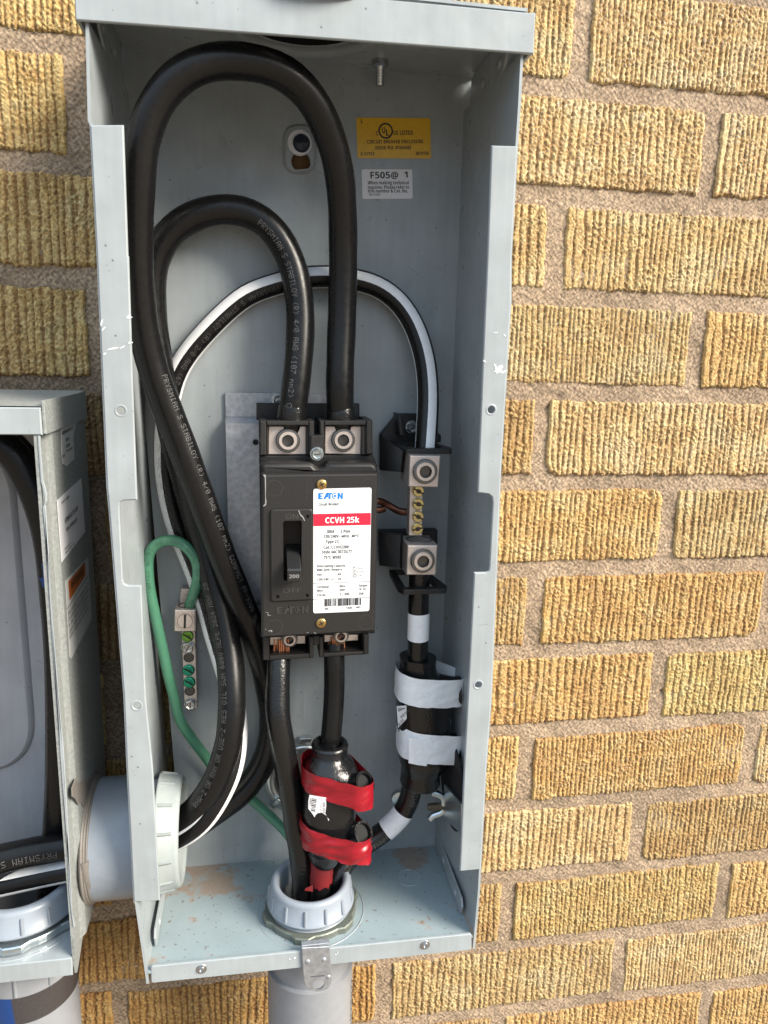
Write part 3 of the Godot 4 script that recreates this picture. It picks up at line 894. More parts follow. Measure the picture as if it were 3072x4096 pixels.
	part("flange", mb, M.paint, t)
	mb = MB.new()
	mb.prism(pg([-91.4, -104.8, -77.2, -104.2, -77.1, -159.3, -75.9, -183.4, -76.3, -277.4, -75.9, -300.9, -74.1, -417, -74.9, -464.7, -74.7, -537.1, -88.7, -537.1, -89.2, -463.7, -89.1, -337.1, -81.9, -337.1, -80.4, -336.4, -80, -334.8, -80.1, -295.2, -80.7, -292, -82.8, -290.3, -89.4, -289.4, -90.2, -216.9, -90.6, -159.9]), 118.0, 119.8, 0.7, [circle(-84.08, -242.00, 2.11, 16), circle(-83.00, -408.28, 2.28, 16)])
	part("flange", mb, M.paint, t)
	for q in [W(-283.4, -244.8, 119.8), W(-282.7, -410.1, 119.8), W(-84.1, -242, 119.8), W(-83.1, -408.2, 119.8)]: screw_hole(t, q, 2.2)
	# paint knocked off the flanges
	mb = MB.new()
	for q in [[W(-286.2, -213.5, 119.9), 4.2, 0.25, 0.12], [W(-281.3, -212.7, 119.9), 2.2, 0.5, 0.14], [W(-277, -197.7, 119.9), 2.0, 0.1, 0.5], [W(-277, -210.2, 119.9), 1.6, 0.2, 0.4], [W(-290.5, -200.6, 119.9), 2.4, 1.2, 0.2], [W(-289.7, -203.6, 119.9), 2.0, 0.8, 0.22], [W(-289.9, -216.1, 119.9), 1.2, 0.3, 0.4],
			[W(-81, -219.7, 119.9), 3.4, 0.6, 0.75], [W(-83.1, -217.8, 119.9), 2.0, 2.2, 0.3], [W(-78.4, -221, 119.9), 2.0, 0.2, 0.4], [W(-89.3, -215.4, 119.9), 1.4, -0.5, 0.3], [W(-83.9, -199.9, 119.9), 1.8, 0.1, 0.14], [W(-78.5, -201.3, 119.9), 1.6, -0.8, 0.2]]:
		chip_mark(mb, q[0], q[1], q[2], q[3])
	for q in [W(-197.5, -589.1, 119.5), W(-194.3, -588.5, 119.5), W(-167.1, -587.9, 119.5), W(-168.1, -589.3, 119.5)]: chip_mark(mb, q, 0.9)
	part("bare_metal_scratches", mb, M.chip, t).set_meta("kind", "stuff")
	# spot welded corner tabs on both sides of floor and top
	for s in [0, 1]:
		mb = MB.new()
		var x: float = [-282.1, -79.8][s]; var d: float = [1.3, -1.3][s]
		mb.plate([W(x, -586, 28), W(x, -586, 100), W(x, -578, 103), W(x, -573, 100), W(x, -573, 28)], Vector3(d, 0, 0), 1.3, 0.4)
		part("corner_tab", mb, M.paint, t)
		for z in [52, 86]:
			mb = MB.new(); mb.lathe(W(x + d * 0.8, -580, z), Vector3(d, 0, 0), [[2.6, 0], [2.3, 0.9], [0, 1.3]], 20, true)
			part("weld_button", mb, M.paint, t)
		mb = MB.new()
		x = [-289.6, -78.2][s]
		mb.plate([W(x, -42, 30), W(x, -42, 104), W(x, -58, 96), W(x, -66, 78), W(x, -80, 44), W(x, -82, 30)], Vector3(d, 0, 0), 1.3, 0.4)
		part("corner_tab", mb, M.paint, t)
		for z in [56, 88]:
			mb = MB.new(); mb.lathe(W(x + d * 0.8, -54, z), Vector3(d, 0, 0), [[3.2, 0], [2.8, 0.9], [0, 1.3]], 20, true)
			part("weld_button", mb, M.paint, t)
	# knockout circles pressed in the floor
	mb = MB.new()
	mb.torus(W(-108.4, -587, 58.5), Vector3.UP, 8.6, 0.35, 40, 6)
	part("knockout_ring", mb, M.paint, t)
	mb = MB.new(); mb.torus(W(-181.5, -587, 79.5), Vector3.UP, 36.5, 0.4, 48, 6)
	part("knockout_ring", mb, M.paint, t)
	# lip screws and the sealing hasp
	for q in [W(-252, -589.3, 119.4), W(-109.7, -589.8, 119.4)]:
		mb = MB.new(); mb.lathe(q, Vector3(0, 0, 1), [[3.4, -0.2], [3.2, 0.1], [2.2, 0.3], [2.1, 1.0], [1.1, 1.4], [1.1, 0.4], [0, 0.4]], 24)
		part("lip_screw", mb, M.steel, t)
	mb = MB.new()
	mb.prism(pg([-190, -580.2, -172.4, -581.3, -171.5, -593.2, -170.7, -605.5, -171, -609.3, -172.9, -612.9, -176.2, -614.4, -180.8, -614.3, -185.3, -612, -188.3, -607.7, -188.8, -603, -189.6, -591.5]), 119.9, 121.2, 0.4, [circle(-179.37, -608.94, 3.78, 20), pg([-184.6, -601.7, -175.6, -602.2, -175.5, -603.3, -184.5, -603])])
	mb.box(W(-190.03, -580.68 + 0.4, 117.0), W(-172.41, -580.68 + 1.6, 120.6), 0.3)
	part("sealing_hasp", mb, M.galvanised, t, "zinc plated hasp tab with a round hole")
	for q in [W(-186.2, -590.8, 121), W(-175.9, -590.7, 121), W(-173, -604, 121)]:
		mb = MB.new(); mb.lathe(q, Vector3(0, 0, 1), [[1.8, 0], [1.2, 0.7], [0, 0.9]], 16, true)
		part("hasp_dimple", mb, M.galvanised, t)
	# stud under the top panel
	mb = MB.new()
	mb.lathe(W(-138.7, -46.8, 40), Vector3.UP, [[0, -8.4], [2.2, -8.2], [2.8, -6.8], [2.2, -6.4], [2.8, -5.2], [2.2, -4.8], [2.8, -3.6], [2.2, -3.2], [2.8, -2.0], [2.2, -1.6], [2.8, -0.4], [2.2, 0], [2.8, 1.2], [3.2, 2], [4.6, 3], [5.0, 6]], 20)
	part("hub_screw", mb, M.steel, t)
	# two stickers
	mb = MB.new()
	mb.prism(rounded(pg([-150.9, -69, -103.8, -66, -102.4, -89.7, -149.7, -92.4]), 1.2), 25.05, 25.3)
	var y := part("rating_label", mb, M.yellow_label, t, "yellow listing sticker on the back panel")
	mb = MB.new()
	write(mb, "L", W(-147.93, -72.11, 25.30), W(-146.57, -72.01, 25.30), 2.31, W(0, 0, 1), true)
	write(mb, "C", W(-138.34, -78.39, 25.30), W(-136.78, -78.28, 25.30), 2.42, W(0, 0, 1), true)
	ring_line(mb, W(-132.2, -75.4, 25.3), 4.17, 1.0)
	write(mb, "U", W(-134.45, -76.96, 25.30), W(-132.39, -76.82, 25.30), 3.68, W(0, 0, 1), true)
	write(mb, "L", W(-131.86, -78.22, 25.30), W(-129.99, -78.10, 25.30), 3.69, W(0, 0, 1), true)
	write(mb, "US", W(-127.24, -77.46, 25.30), W(-124.18, -77.25, 25.30), 2.53, W(0, 0, 1), true)
	write(mb, "LISTED", W(-122.90, -77.17, 25.30), W(-114.67, -76.52, 25.30), 2.53, W(0, 0, 1), true)
	write(mb, "CIRCUIT BREAKER ENCLOSURE", W(-143.82, -83.59, 25.30), W(-107.93, -80.95, 25.30), 2.05, W(0, 0, 1), true)
	write(mb, "ISSUE NO. 0163443", W(-138.56, -86.66, 25.30), W(-115.60, -84.99, 25.30), 2.05, W(0, 0, 1), true)
	write(mb, "E-11713", W(-147.61, -90.76, 25.30), W(-139.08, -90.21, 25.30), 1.94, W(0, 0, 1), true)
	write(mb, "30-9156", W(-112.49, -88.25, 25.30), W(-103.97, -87.61, 25.30), 1.97, W(0, 0, 1), true)
	part("lettering", mb, M.ink, y)
	mb = MB.new()
	mb.prism(rounded(pg([-147, -98.8, -114.5, -96.8, -113.6, -114.3, -146.2, -116.3]), 1.2), 25.05, 25.3)
	y = part("inquiry_label", mb, M.white_label, t, "small white sticker below the yellow one")
	mb = MB.new()
	write(mb, "F505@", W(-141.27, -103.89, 25.30), W(-123.38, -102.73, 25.30), 3.93, W(0, 0, 1), true)
	write(mb, "1", W(-119.39, -102.04, 25.30), W(-117.18, -101.81, 25.30), 3.55, W(0, 0, 1), true)
	write(mb, "When making technical", W(-142.98, -107.46, 25.30), W(-116.46, -105.92, 25.30), 2.07, W(0, 0, 1), true)
	write(mb, "inquires. Please refer to", W(-142.83, -110.11, 25.30), W(-116.07, -108.49, 25.30), 1.97, W(0, 0, 1), true)
	write(mb, "this number & Cat. No.", W(-142.79, -112.32, 25.30), W(-116.81, -110.85, 25.30), 1.97, W(0, 0, 1), true)
	write(mb, "30-17135", W(-141.96, -114.11, 25.30), W(-134.90, -113.72, 25.30), 1.28, W(0, 0, 1), true)
	part("lettering", mb, M.ink, y)

func chip_mark(mb: MB, c: Vector3, s: float, turn := 9.0, flat := 0.0):
	var q := PackedVector2Array()
	var a := rng.randf() * TAU if turn == 9.0 else turn; var st := rng.randf_range(0.12, 0.6) if flat == 0.0 else flat
	for i in 15:
		var r := s * rng.randf_range(0.35, 1.0)
		var d := Vector2(cos(TAU * i / 15) * r, sin(TAU * i / 15) * r * st).rotated(a)
		q.append(Vector2(c.x, c.y) + d)
	mb.prism(q, c.z - 0.1, c.z + 0.08)

# ================================================================ meter enclosure on the left
func meter_enclosure():
	var t := thing("meter_enclosure", "open grey meter enclosure cut off by the left edge of the photo", "electrical box", W(-430, -583, 25))
	var mb := MB.new()
	# right side, its front strip set out a little
	var prof := [[-327.0, 119.0], [-325.2, 119.0], [-325.0, 106.0], [-322.6, 101.0], [-322.6, 22.0], [-324.4, 22.0], [-324.4, 100.5], [-326.8, 105.5]]
	var pq := PackedVector2Array()
	for q in prof: pq.append(Vector2(q[0], -q[1]))
	mb.xf = Transform3D(Basis(Vector3(1, 0, 0), Vector3(0, 0, -1), Vector3(0, 1, 0)), Vector3.ZERO)
	mb.prism(pq, -570.0, -250.0, 0)
	part("side_panel", mb, M.paint_old, t)
	mb = MB.new()
	mb.box(W(-561.5, -571, 22), W(-560, -243, 119), 0.2)
	mb.box(W(-560, -571, 117.6), W(-540, -258, 119), 0.2)
	part("side_panel", mb, M.paint_old, t)
	mb = MB.new()     # the torn lower end of the side, and the front edge where the cover seats
	mb.plate([W(-325.4, -570, 119), W(-325.4, -584, 117), W(-325.4, -583, 113), W(-325.4, -570.5, 92), W(-325.4, -568, 88), W(-325.4, -560, 88), W(-325.4, -560, 119)], Vector3(-1, 0, 0), 1.4)
	part("side_tongue", mb, M.paint_old, t)
	mb = MB.new()
	mb.prism(pg([-325, -257.9, -323.7, -257.9, -323.9, -263, -323.7, -281.7, -322.9, -285.1, -322.4, -289.1, -322.7, -292.3, -323.7, -294.5, -323.4, -295.4, -323.6, -320.2, -324.5, -325.4, -324.2, -358.7, -323.6, -418.5, -323.2, -434.7, -323.9, -484.6, -324.4, -510.4, -325, -542.3, -324, -550, -325.3, -549.6, -326, -526.1, -325.5, -499.9, -325, -484.5, -324, -434.7, -324.5, -418.5, -325.1, -353.8, -325, -325.4, -324.7, -315.5, -325.1, -295.4, -324.6, -294.7, -323.9, -293.2, -323.8, -290, -324.3, -286.4, -325.1, -281.7, -325.1, -262.9]), 118.4, 119.6, 0.3)
	part("seat_edge", mb, M.paint, t)
	mb = MB.new()
	mb.prism(pg([-560, -250, -323, -250, -323, -571, -560, -571]), BZ - 1.5, BZ)
	part("back_panel", mb, M.brightened_meter_paint, t)
	mb = MB.new()
	mb.prism(rounded(pg([-560, -268, -366, -268, -366, -500, -560, -500]), 40, 10), BZ, BZ + 3.5, 3.4, [], true)
	part("back_emboss", mb, M.brightened_meter_paint, t)
	mb = MB.new()
	mb.prism(pg([-560, -257.6, -322.5, -257.6, -322.5, -243.6, -560, -243.6]), 118.5, 120.2, 0.6)
	part("lid_skirt", mb, M.paint, t)
	mb = MB.new()
	mb.box(W(-322.4, -257.2, 24), W(-320.8, -240.2, 118.6), 0.3)
	part("lid_cheek", mb, M.paint_old, t)
	mb = MB.new()
	mb.face(W(-560, -243, 119.4), W(-321.6, -243, 119.4), W(-321.6, -239.6, 24), W(-560, -239.6, 24), Vector3.UP)
	mb.face(W(-560, -244.4, 119.4), W(-321.6, -244.4, 119.4), W(-321.6, -241, 24), W(-560, -241, 24), Vector3.DOWN)
	part("rain_lid", mb, M.paint_old, t)
	mb = MB.new()
	mb.xf = Transform3D(Basis(Vector3(1, 0, 0), Vector3(0, 0, -1), Vector3(0, 1, 0)), Vector3.ZERO)
	mb.prism(pg([-560, -119, -328, -119, -326, -24, -560, -24]), -572.5, -571, 0, [circle(-366, -76, 31, 40)])
	part("floor_panel", mb, M.paint, t)
	mb = MB.new()
	mb.prism(pg([-560, -571.2, -327, -571.2, -327.4, -583.4, -560, -583.4]), 118, 119.6, 0.5)
	part("front_lip", mb, M.paint, t)
	mb = MB.new(); mb.torus(W(-366, -571, 76), Vector3.UP, 41.0, 0.5, 60, 6)
	part("knockout_ring", mb, M.paint, t)
	# stickers on the side wall
	var n := Vector3(1, 0, 0)
	mb = MB.new()
	mb.plate([W(-322.4, -258.2, 83.2), W(-322.4, -256.9, 76.9), W(-322.4, -256.8, 61), W(-322.4, -258, 43.2), W(-322.4, -259.5, 49.1), W(-322.4, -263.5, 55.5), W(-322.4, -266.9, 57), W(-322.4, -278.5, 57.9), W(-322.4, -280.1, 77.1), W(-322.4, -277.6, 85.1), W(-322.4, -270.3, 86)], n, 0.25)
	var y := part("maker_label", mb, M.old_label, t, "torn grey sticker under the lid")
	mb = MB.new()
	write(mb, "MILBANK MFG. CO.", W(-322.10, -261.53, 82.54), W(-322.10, -260.75, 57.56), 1.86, n, true)
	write(mb, "METER", W(-322.10, -266.14, 75.72), W(-322.10, -265.92, 67.75), 1.70, n, true)
	write(mb, "SOCKET", W(-322.10, -269.56, 75.64), W(-322.10, -269.38, 66.63), 1.70, n, true)
	write(mb, "ENCLOSED", W(-322.10, -272.24, 75.36), W(-322.10, -271.96, 61.13), 1.23, n, true)
	write(mb, "LISTED", W(-322.10, -274.10, 85.43), W(-322.10, -274.01, 79.71), 1.48, n, true)
	part("lettering", mb, M.ink, y)
	mb = MB.new()
	mb.plate([W(-322.4, -295.4, 101.9), W(-322.4, -292.7, 43.4), W(-322.4, -327.1, 42), W(-322.4, -330.6, 100.9)], n, 0.25)
	y = part("catalog_label", mb, M.white_label, t, "white square sticker on the side")
	mb = MB.new()
	write(mb, "CATALOG NUMBER:", W(-322.10, -299.02, 93.77), W(-322.10, -298.38, 75.64), 1.29, n, true)
	write(mb, "U7040-XL-TG-HSP", W(-322.10, -311.19, 89.39), W(-322.10, -309.70, 57.54), 2.89, n, true)
	write(mb, "MEG APPROVED", W(-322.10, -316.25, 87.43), W(-322.10, -315.73, 61.33), 2.16, n, true)
	write(mb, "MILBANK MFG. CO.", W(-322.10, -325.69, 93.74), W(-322.10, -325.43, 79.28), 1.11, n, true)
	write(mb, "GENERAL OFFICES: K.C., MO", W(-322.10, -328.07, 93.22), W(-322.10, -327.51, 72.15), 1.12, n, true)
	part("lettering", mb, M.ink, y)
	mb = MB.new()
	mb.plate([W(-322.4, -342.9, 95.8), W(-322.4, -345, 38.2), W(-322.4, -355.2, 38.5), W(-322.4, -385.1, 38.6), W(-322.4, -386.8, 41.9), W(-322.4, -390.5, 95), W(-322.4, -388.6, 97.5), W(-322.4, -362.1, 96.6)], n, 0.25)
	y = part("warning_label", mb, M.old_label, t, "grey warning sticker with an orange panel")
	mb = MB.new()
	mb.plate([W(-322.1, -345.1, 90.4), W(-322.1, -345.1, 48.1), W(-322.1, -353.8, 48.6), W(-322.1, -356.3, 90.4)], n, 0.12)
	part("orange_panel", mb, M.orange_label, y)
	mb = MB.new()
	write(mb, "WARNING", W(-322.00, -351.36, 85.89), W(-322.00, -351.17, 53.77), 4.29, n, true)
	rule(mb, W(-322.1, -359.4, 97.1), W(-322.1, -356, 41.4), 0.5, n)
	var lines := ["This product can expose you to", "Chromium (hexavalent), known", "to the State of California to", "cause cancer and birth defects or", "other reproductive harm."]
	for i in 5:
		write(mb, lines[i], W(-322.1, -364.2, 96.4).lerp(W(-322.1, -378.2, 96.1), i / 4.0), W(-322.1, -362.1, 41.8).lerp(W(-322.1, -376.8, 45.7), i / 4.0), 2.6, n)
	part("lettering", mb, M.ink, y)
	# sealing compound smeared round the nipple
	mb = MB.new()
	mb.plate([W(-322.2, -461.6, 103.9), W(-322.2, -464.9, 101.8), W(-322.2, -471.2, 94.3), W(-322.2, -474.7, 84.7), W(-322.2, -482.2, 75.6), W(-322.2, -484.5, 64.6), W(-322.2, -485.1, 55.1), W(-322.2, -493.1, 44.6), W(-322.2, -497.3, 48.3), W(-322.2, -491.8, 66.6), W(-322.2, -494.3, 81.1), W(-322.2, -489.5, 90.8), W(-322.2, -482.8, 95.3), W(-322.2, -481, 102), W(-322.2, -473.6, 107.1), W(-322.2, -467.5, 114.1), W(-322.2, -462.2, 113.7)], n, 0.5, 0.4)
	part("sealant_smear", mb, M.caulk, t)
	# things inside
	var fr := frames([W(-363.2, -259, 85), W(-349.7, -268.7, 85), W(-339.1, -290.1, 85), W(-332.8, -320, 84), W(-332, -359.8, 82), W(-332.7, -395.5, 80), W(-335.4, -438.6, 78), W(-339.3, -483.8, 76), W(-343.6, -517.5, 74), W(-349.1, -552.3, 72), W(-354.1, -584.8, 70)], 5)
	mb = MB.new(); mb.tube(fr, 8.6, 22)
	var c := single("power_cable", mb, M.rubber, "black cable looping down the right side inside the meter enclosure", "cable", W(-330, -571, 70), "thick black cables")
	mb = MB.new(); print_on(mb, "TOR 000 1 2024", at_part(fr), 8.6, fr[-1][4] * 0.83, 0.35, 0.5)
	part("printing", mb, M.print_dim, c)
	fr = frames([W(-378.7, -255, 60), W(-364.4, -262.9, 60), W(-350.2, -276.5, 60), W(-339.6, -303, 60), W(-335, -337.5, 60)], 5)
	mb = MB.new(); mb.tube(fr, 8.6, 22)
	single("power_cable", mb, M.rubber, "black cable behind another, just under the meter enclosure lid", "cable", W(-330, -571, 60), "thick black cables")
	# blue painter's tape
	mb = MB.new()
	mb.prism(pg([-329.8, -328.1, -327.1, -327.5, -326.7, -341.9, -328.9, -341.7, -330.2, -341.3, -330.9, -337.6, -331.8, -336.2, -331.6, -335.2, -330.9, -336.4, -329.8, -336, -329.4, -334.6, -329.6, -331.2]), 111.6, 112, 0.1)
	part("blue_tape_scrap", mb, M.blue_tape, t)

func at_part(fr: Array) -> Array: return fr

# ================================================================ conduits and their fittings
func bushing(mb: MB, at: Vector3, axis: Vector3, R: float, r: float, h: float, teeth: int, phase: float):
	mb.lathe(at, axis, [[r, -1.0], [r, h - 2.0], [r + 1.0, h - 0.6], [r + 2.6, h], [R - 4.6, h], [R - 3.2, h - 0.8], [R - 2.4, h - 2.6], [R - 1.2, 1.4], [R + 0.2, 0.8], [R, -0.6], [R - 2, -1.0], [r, -1.0]], 64, true)
	var a := Vector3(1, 0, 0) if absf(axis.y) > 0.5 else Vector3(0, 1, 0)
	var b := axis.cross(a).normalized()
	for i in teeth:
		var th := TAU * (i + phase) / teeth
		var d := a * cos(th) + b * sin(th)
		var p0 := at + d * (R - 0.9) + axis * 1.0
		var p1 := at + d * (R - 2.2) + axis * (h - 5.0)
		var fr := [[p0, axis, d, axis.cross(d), 0.0], [p1, axis, d, axis.cross(d), 9.0], [p1 + axis * 0.9 - d * 0.5, axis, d, axis.cross(d), 10.0]]
		mb.tube(fr, 1.15, 8)

func locknut(mb: MB, at: Vector3, R: float, r: float, h: float, k: int, phase: float):
	var q := PackedVector2Array()
	for i in k * 8:
		var th := TAU * i / (k * 8.0)
		var rr := R + (2.4 if i % 8 in [0, 1, 2] else 0.0)
		q.append(Vector2(at.x + rr * cos(th + phase), -at.z + rr * sin(th + phase)))
	mb.xf = Transform3D(Basis(Vector3(1, 0, 0), Vector3(0, 0, -1), Vector3(0, 1, 0)), Vector3.ZERO)
	mb.prism(q, at.y, at.y + h, 0.8, [circle(at.x, -at.z, r, 40)])
	mb.xf = Transform3D()

func hubs():
	var c := W(-181.5, FLOOR_Y, 79.5)
	var mb := MB.new()
	mb.lathe(c, Vector3.UP, [[24.0, -420.0], [24.0, 11.0], [27.2, 11.0], [27.2, -40.0], [29.6, -41.0], [29.6, -420.0]], 56, false)
	var o := single("conduit_pipe", mb, M.pvc_pipe, "grey plastic conduit rising into the floor of the breaker enclosure", "conduit", W(-181.5, -1007, 79.5), "grey plastic conduits")
	mb = MB.new()
	var pn := Vector3(cos(0.42), 0, sin(0.42))
	write(mb, "CONDUIT WIRES", c + pn * 29.75 + W(0, -52, 0), c + pn * 29.75 + W(0, -118, 0), 3.4, pn)
	part("printing", mb, M.ink, o)
	mb = MB.new(); bushing(mb, c + W(0, 9.0, 0), Vector3.UP, 29.6, 21.6, 15.5, 13, 0.35)
	for i in 3: mb.torus(c + W(0, 5.2 + i * 1.3, 0), Vector3.UP, 27.4, 0.7, 48, 6)
	single("conduit_bushing", mb, M.pvc, "pale grey ribbed bushing ring round the cables at the enclosure floor", "bushing", c + W(0, 5, 0))
	mb = MB.new(); locknut(mb, c + W(0, 0.3, 0), 31.0, 26.6, 4.4, 6, 0.15)
	single("locknut", mb, M.locknut, "tarnished notched locknut under the pale bushing on the floor panel", "locknut", c)
	# horizontal nipple between the two enclosures
	var nc := W(-304, -527, 68)
	mb = MB.new()
	mb.lathe(nc, Vector3(1, 0, 0), [[31.0, -26.0], [31.0, 22], [34.0, 22], [34.5, 12.4], [37.6, 12.4], [37.8, -19.5]], 56)
	o = single("conduit_nipple", mb, M.pvc, "short grey plastic pipe joining the two enclosures", "conduit", nc + W(0, -37, 0))
	mb = MB.new(); bushing(mb, W(-280.0, -526, 68), Vector3(1, 0, 0), 37.6, 29.5, 14.5, 13, 0.13)
	single("conduit_bushing", mb, M.pvc_nut, "off-white ribbed bushing ring on the left wall of the breaker enclosure", "bushing", W(-287, -564, 68))
	mb = MB.new()
	for k in 3:
		mb.torus(nc + W(-18.2 + k * 1.5, 0, 0), Vector3(1, 0, 0), 38.6 - k * 0.4, 1.3 - k * 0.25, 60, 8)
	var q := frames([W(-320.5, -517.3, 104), W(-319.7, -528.3, 104), W(-319.3, -538.2, 100), W(-317.1, -542.2, 98)], 3)
	mb.tube(q, 3.2, 10, true, 1.0)
	single("sealant_bead", mb, M.caulk, "brown-grey sealant bead round the joint of the grey nipple", "sealant", nc + W(-18, -38, 0))
	# meter enclosure side
	c = W(-366, -571, 76)
	mb = MB.new()
	mb.lathe(c, Vector3.UP, [[27.0, -460.0], [27.0, 12.0], [31.0, 12.0], [31.0, -20.0], [32.0, -21.0], [32.0, -37.0], [29.0, -38.0], [29.0, -460.0]], 56)
	for i in 10:
		var th := TAU * (i + 0.42) / 10.0
		mb.tube([[c + W(31.8 * cos(th), -19, 31.8 * sin(th)), Vector3.DOWN, Vector3(1, 0, 0), Vector3(0, 0, 1), 0.0], [c + W(31.8 * cos(th), -34, 31.8 * sin(th)), Vector3.DOWN, Vector3(1, 0, 0), Vector3(0, 0, 1), 15.0]], 1.3, 8)
	o = single("conduit_pipe", mb, M.pvc_pipe, "grey plastic conduit with blue tape below the meter enclosure", "conduit", c + W(0, -460, 0), "grey plastic conduits")
	for k in 2:
		mb = MB.new()
		var a0: float = [0.55, 1.62][k]; var a1: float = [-0.25, 0.55][k]
		if k == 0: a0 = 1.60; a1 = 3.4
		else: a0 = -0.4; a1 = 1.62
		var n := 24
		for i in n:
			var t0 := lerpf(a0, a1, float(i) / n); var t1 := lerpf(a0, a1, float(i + 1) / n)
			for sgn in 1:
				var d0 := Vector3(cos(t0), 0, sin(t0)); var d1 := Vector3(cos(t1), 0, sin(t1))
				var rr: float = 29.5 + k * 0.0
				mb.smooth(c + d0 * (rr + 2.8) + W(0, -35 , 0), c + d1 * (rr + 2.8) + W(0, -35, 0), c + d1 * rr + W(0, -57, 0), c + d0 * rr + W(0, -57, 0), d0, d1, d1, d0)
		part(["blue_tape", "worn_tape"][k], mb, [M.blue_tape, M.grey_tape][k], o)
	mb = MB.new(); bushing(mb, c + W(0, 10, 0), Vector3.UP, 36.0, 26.5, 15.5, 14, 0.1)
	single("conduit_bushing", mb, M.pvc, "pale blue-grey ribbed bushing ring in the floor of the meter enclosure", "bushing", c + W(0, 5, 0))
	mb = MB.new(); locknut(mb, c + W(0, 1.5, 0), 36.5, 31.2, 5.0, 6, 0.5)
	single("locknut", mb, M.zinc, "shiny notched locknut under the bushing in the meter enclosure", "locknut", c)

# ================================================================ circuit breaker
# the maker's five block letters, cut with slanting gaps
func block_name(mb: MB, a: Vector3, b: Vector3, h: float, lift: float):
	var w := b - a
	var up := Vector3(0, 0, 1).cross(w).normalized() * h
	var shapes := [[0, 0, .19, 0, .17, .2, .09, .2, .09, .4, .16, .4, .15, .6, .09, .6, .09, .8, .19, .8, .19, 1, 0, 1], [.21, 0, .29, 0, .33, .3, .4, .3, .4, 1, .33, 1], [.42, 0, .5, 0, .5, .8, .57, .8, .57, 1, .36, 1, .36, .82, .42, .82], [.79, 0, .86, 0, .86, .62, .93, 0, 1, 0, 1, 1, .93, 1, .93, .4, .86, 1, .79, 1]]
	for s in shapes:
		var q := []
		for i in s.size() / 2: q.append(a + w * s[i * 2] + up * s[i * 2 + 1] + W(0, 0, lift * 0.1))
		mb.plate(q, W(0, 0, 1), lift)
	var dot := a + w * 0.68 + up * 0.5
	var o := []; var arc := []
	for i in 16: o.append(dot + W(cos(TAU * i / 16), sin(TAU * i / 16), 0) * h * 0.2 + W(0, 0, lift * 0.1))
	mb.plate(o, W(0, 0, 1), lift)
	for i in 13: arc.append(dot + W(cos(1.2 + i * 0.29), sin(1.2 + i * 0.29), 0) * h * 0.5 + W(0, 0, lift * 0.1))
	for i in 13: arc.append(dot + W(cos(1.2 + (12 - i) * 0.29), sin(1.2 + (12 - i) * 0.29), 0) * h * 0.36 + W(0, 0, lift * 0.1))
	mb.plate(arc, W(0, 0, 1), lift)

func ring_screw(t: Node3D, c: Vector3, r: float, called := "lug_screw", m: Material = null):
	var mb := MB.new()
	mb.lathe(c, Vector3(0, 0, 1), [[r, -2.0], [r, 1.4], [r * 0.94, 2.0], [r * 0.80, 2.1], [r * 0.78, 1.7]], 36)
	part("screw_collar", mb, M.dark_steel, t)
	mb = MB.new()
	mb.lathe(c, Vector3(0, 0, 1), [[r * 0.78, 0.0], [r * 0.78, 2.2], [r * 0.73, 2.7], [r * 0.50, 2.7]], 36)
	part(called, mb, m if m else M.lug, t)
	mb = MB.new()
	mb.lathe(c, Vector3(0, 0, 1), [[r * 0.52, 2.68], [r * 0.46, 0.1], [0, 0.0]], 6, false, 1.0, 0.2)
	part("hex_socket", mb, M.socket, t)

func hex_screw(t: Node3D, c: Vector3, r: float, slot: float, m: Material, called := "hex_screw"):
	var mb := MB.new()
	mb.lathe(c, Vector3(0, 0, 1), [[r, 0], [r, 0.8], [r * 0.95, 1.1], [r * 0.8, 1.1]], 32)
	mb.lathe(c + W(0, 0, 0.9), Vector3(0, 0, 1), [[r * 0.86, 0], [r * 0.86, 2.0], [r * 0.72, 2.7], [r * 0.60, 2.6], [r * 0.5, 2.2], [0, 2.2]], 6, false, 1.0, 0.3)
	part(called, mb, m, t)
	mb = MB.new()
	mb.xf = Transform3D(Basis(Vector3(0, 0, 1), slot), c)
	mb.box(W(-r * 0.62, -r * 0.11, 3.0), W(r * 0.62, r * 0.11, 3.35), 0.1)
	part("screw_slot", mb, M.dark_steel, t)

func cross_screw(t: Node3D, c: Vector3, r: float, m: Material):
	var mb := MB.new()
	mb.lathe(c, Vector3(0, 0, 1), [[r, -0.5], [r, 0.5], [r * 0.8, 1.0], [0, 1.2]], 28, true)
	part("cover_screw", mb, m, t)
	mb = MB.new()
	for a in [0.5, 0.5 + PI / 2]:
		mb.xf = Transform3D(Basis(Vector3(0, 0, 1), a), c)
		mb.box(W(-r * 0.55, -r * 0.12, 0.9), W(r * 0.55, r * 0.12, 1.3), 0.05)
	part("screw_cross", mb, M.toggle_well, t)

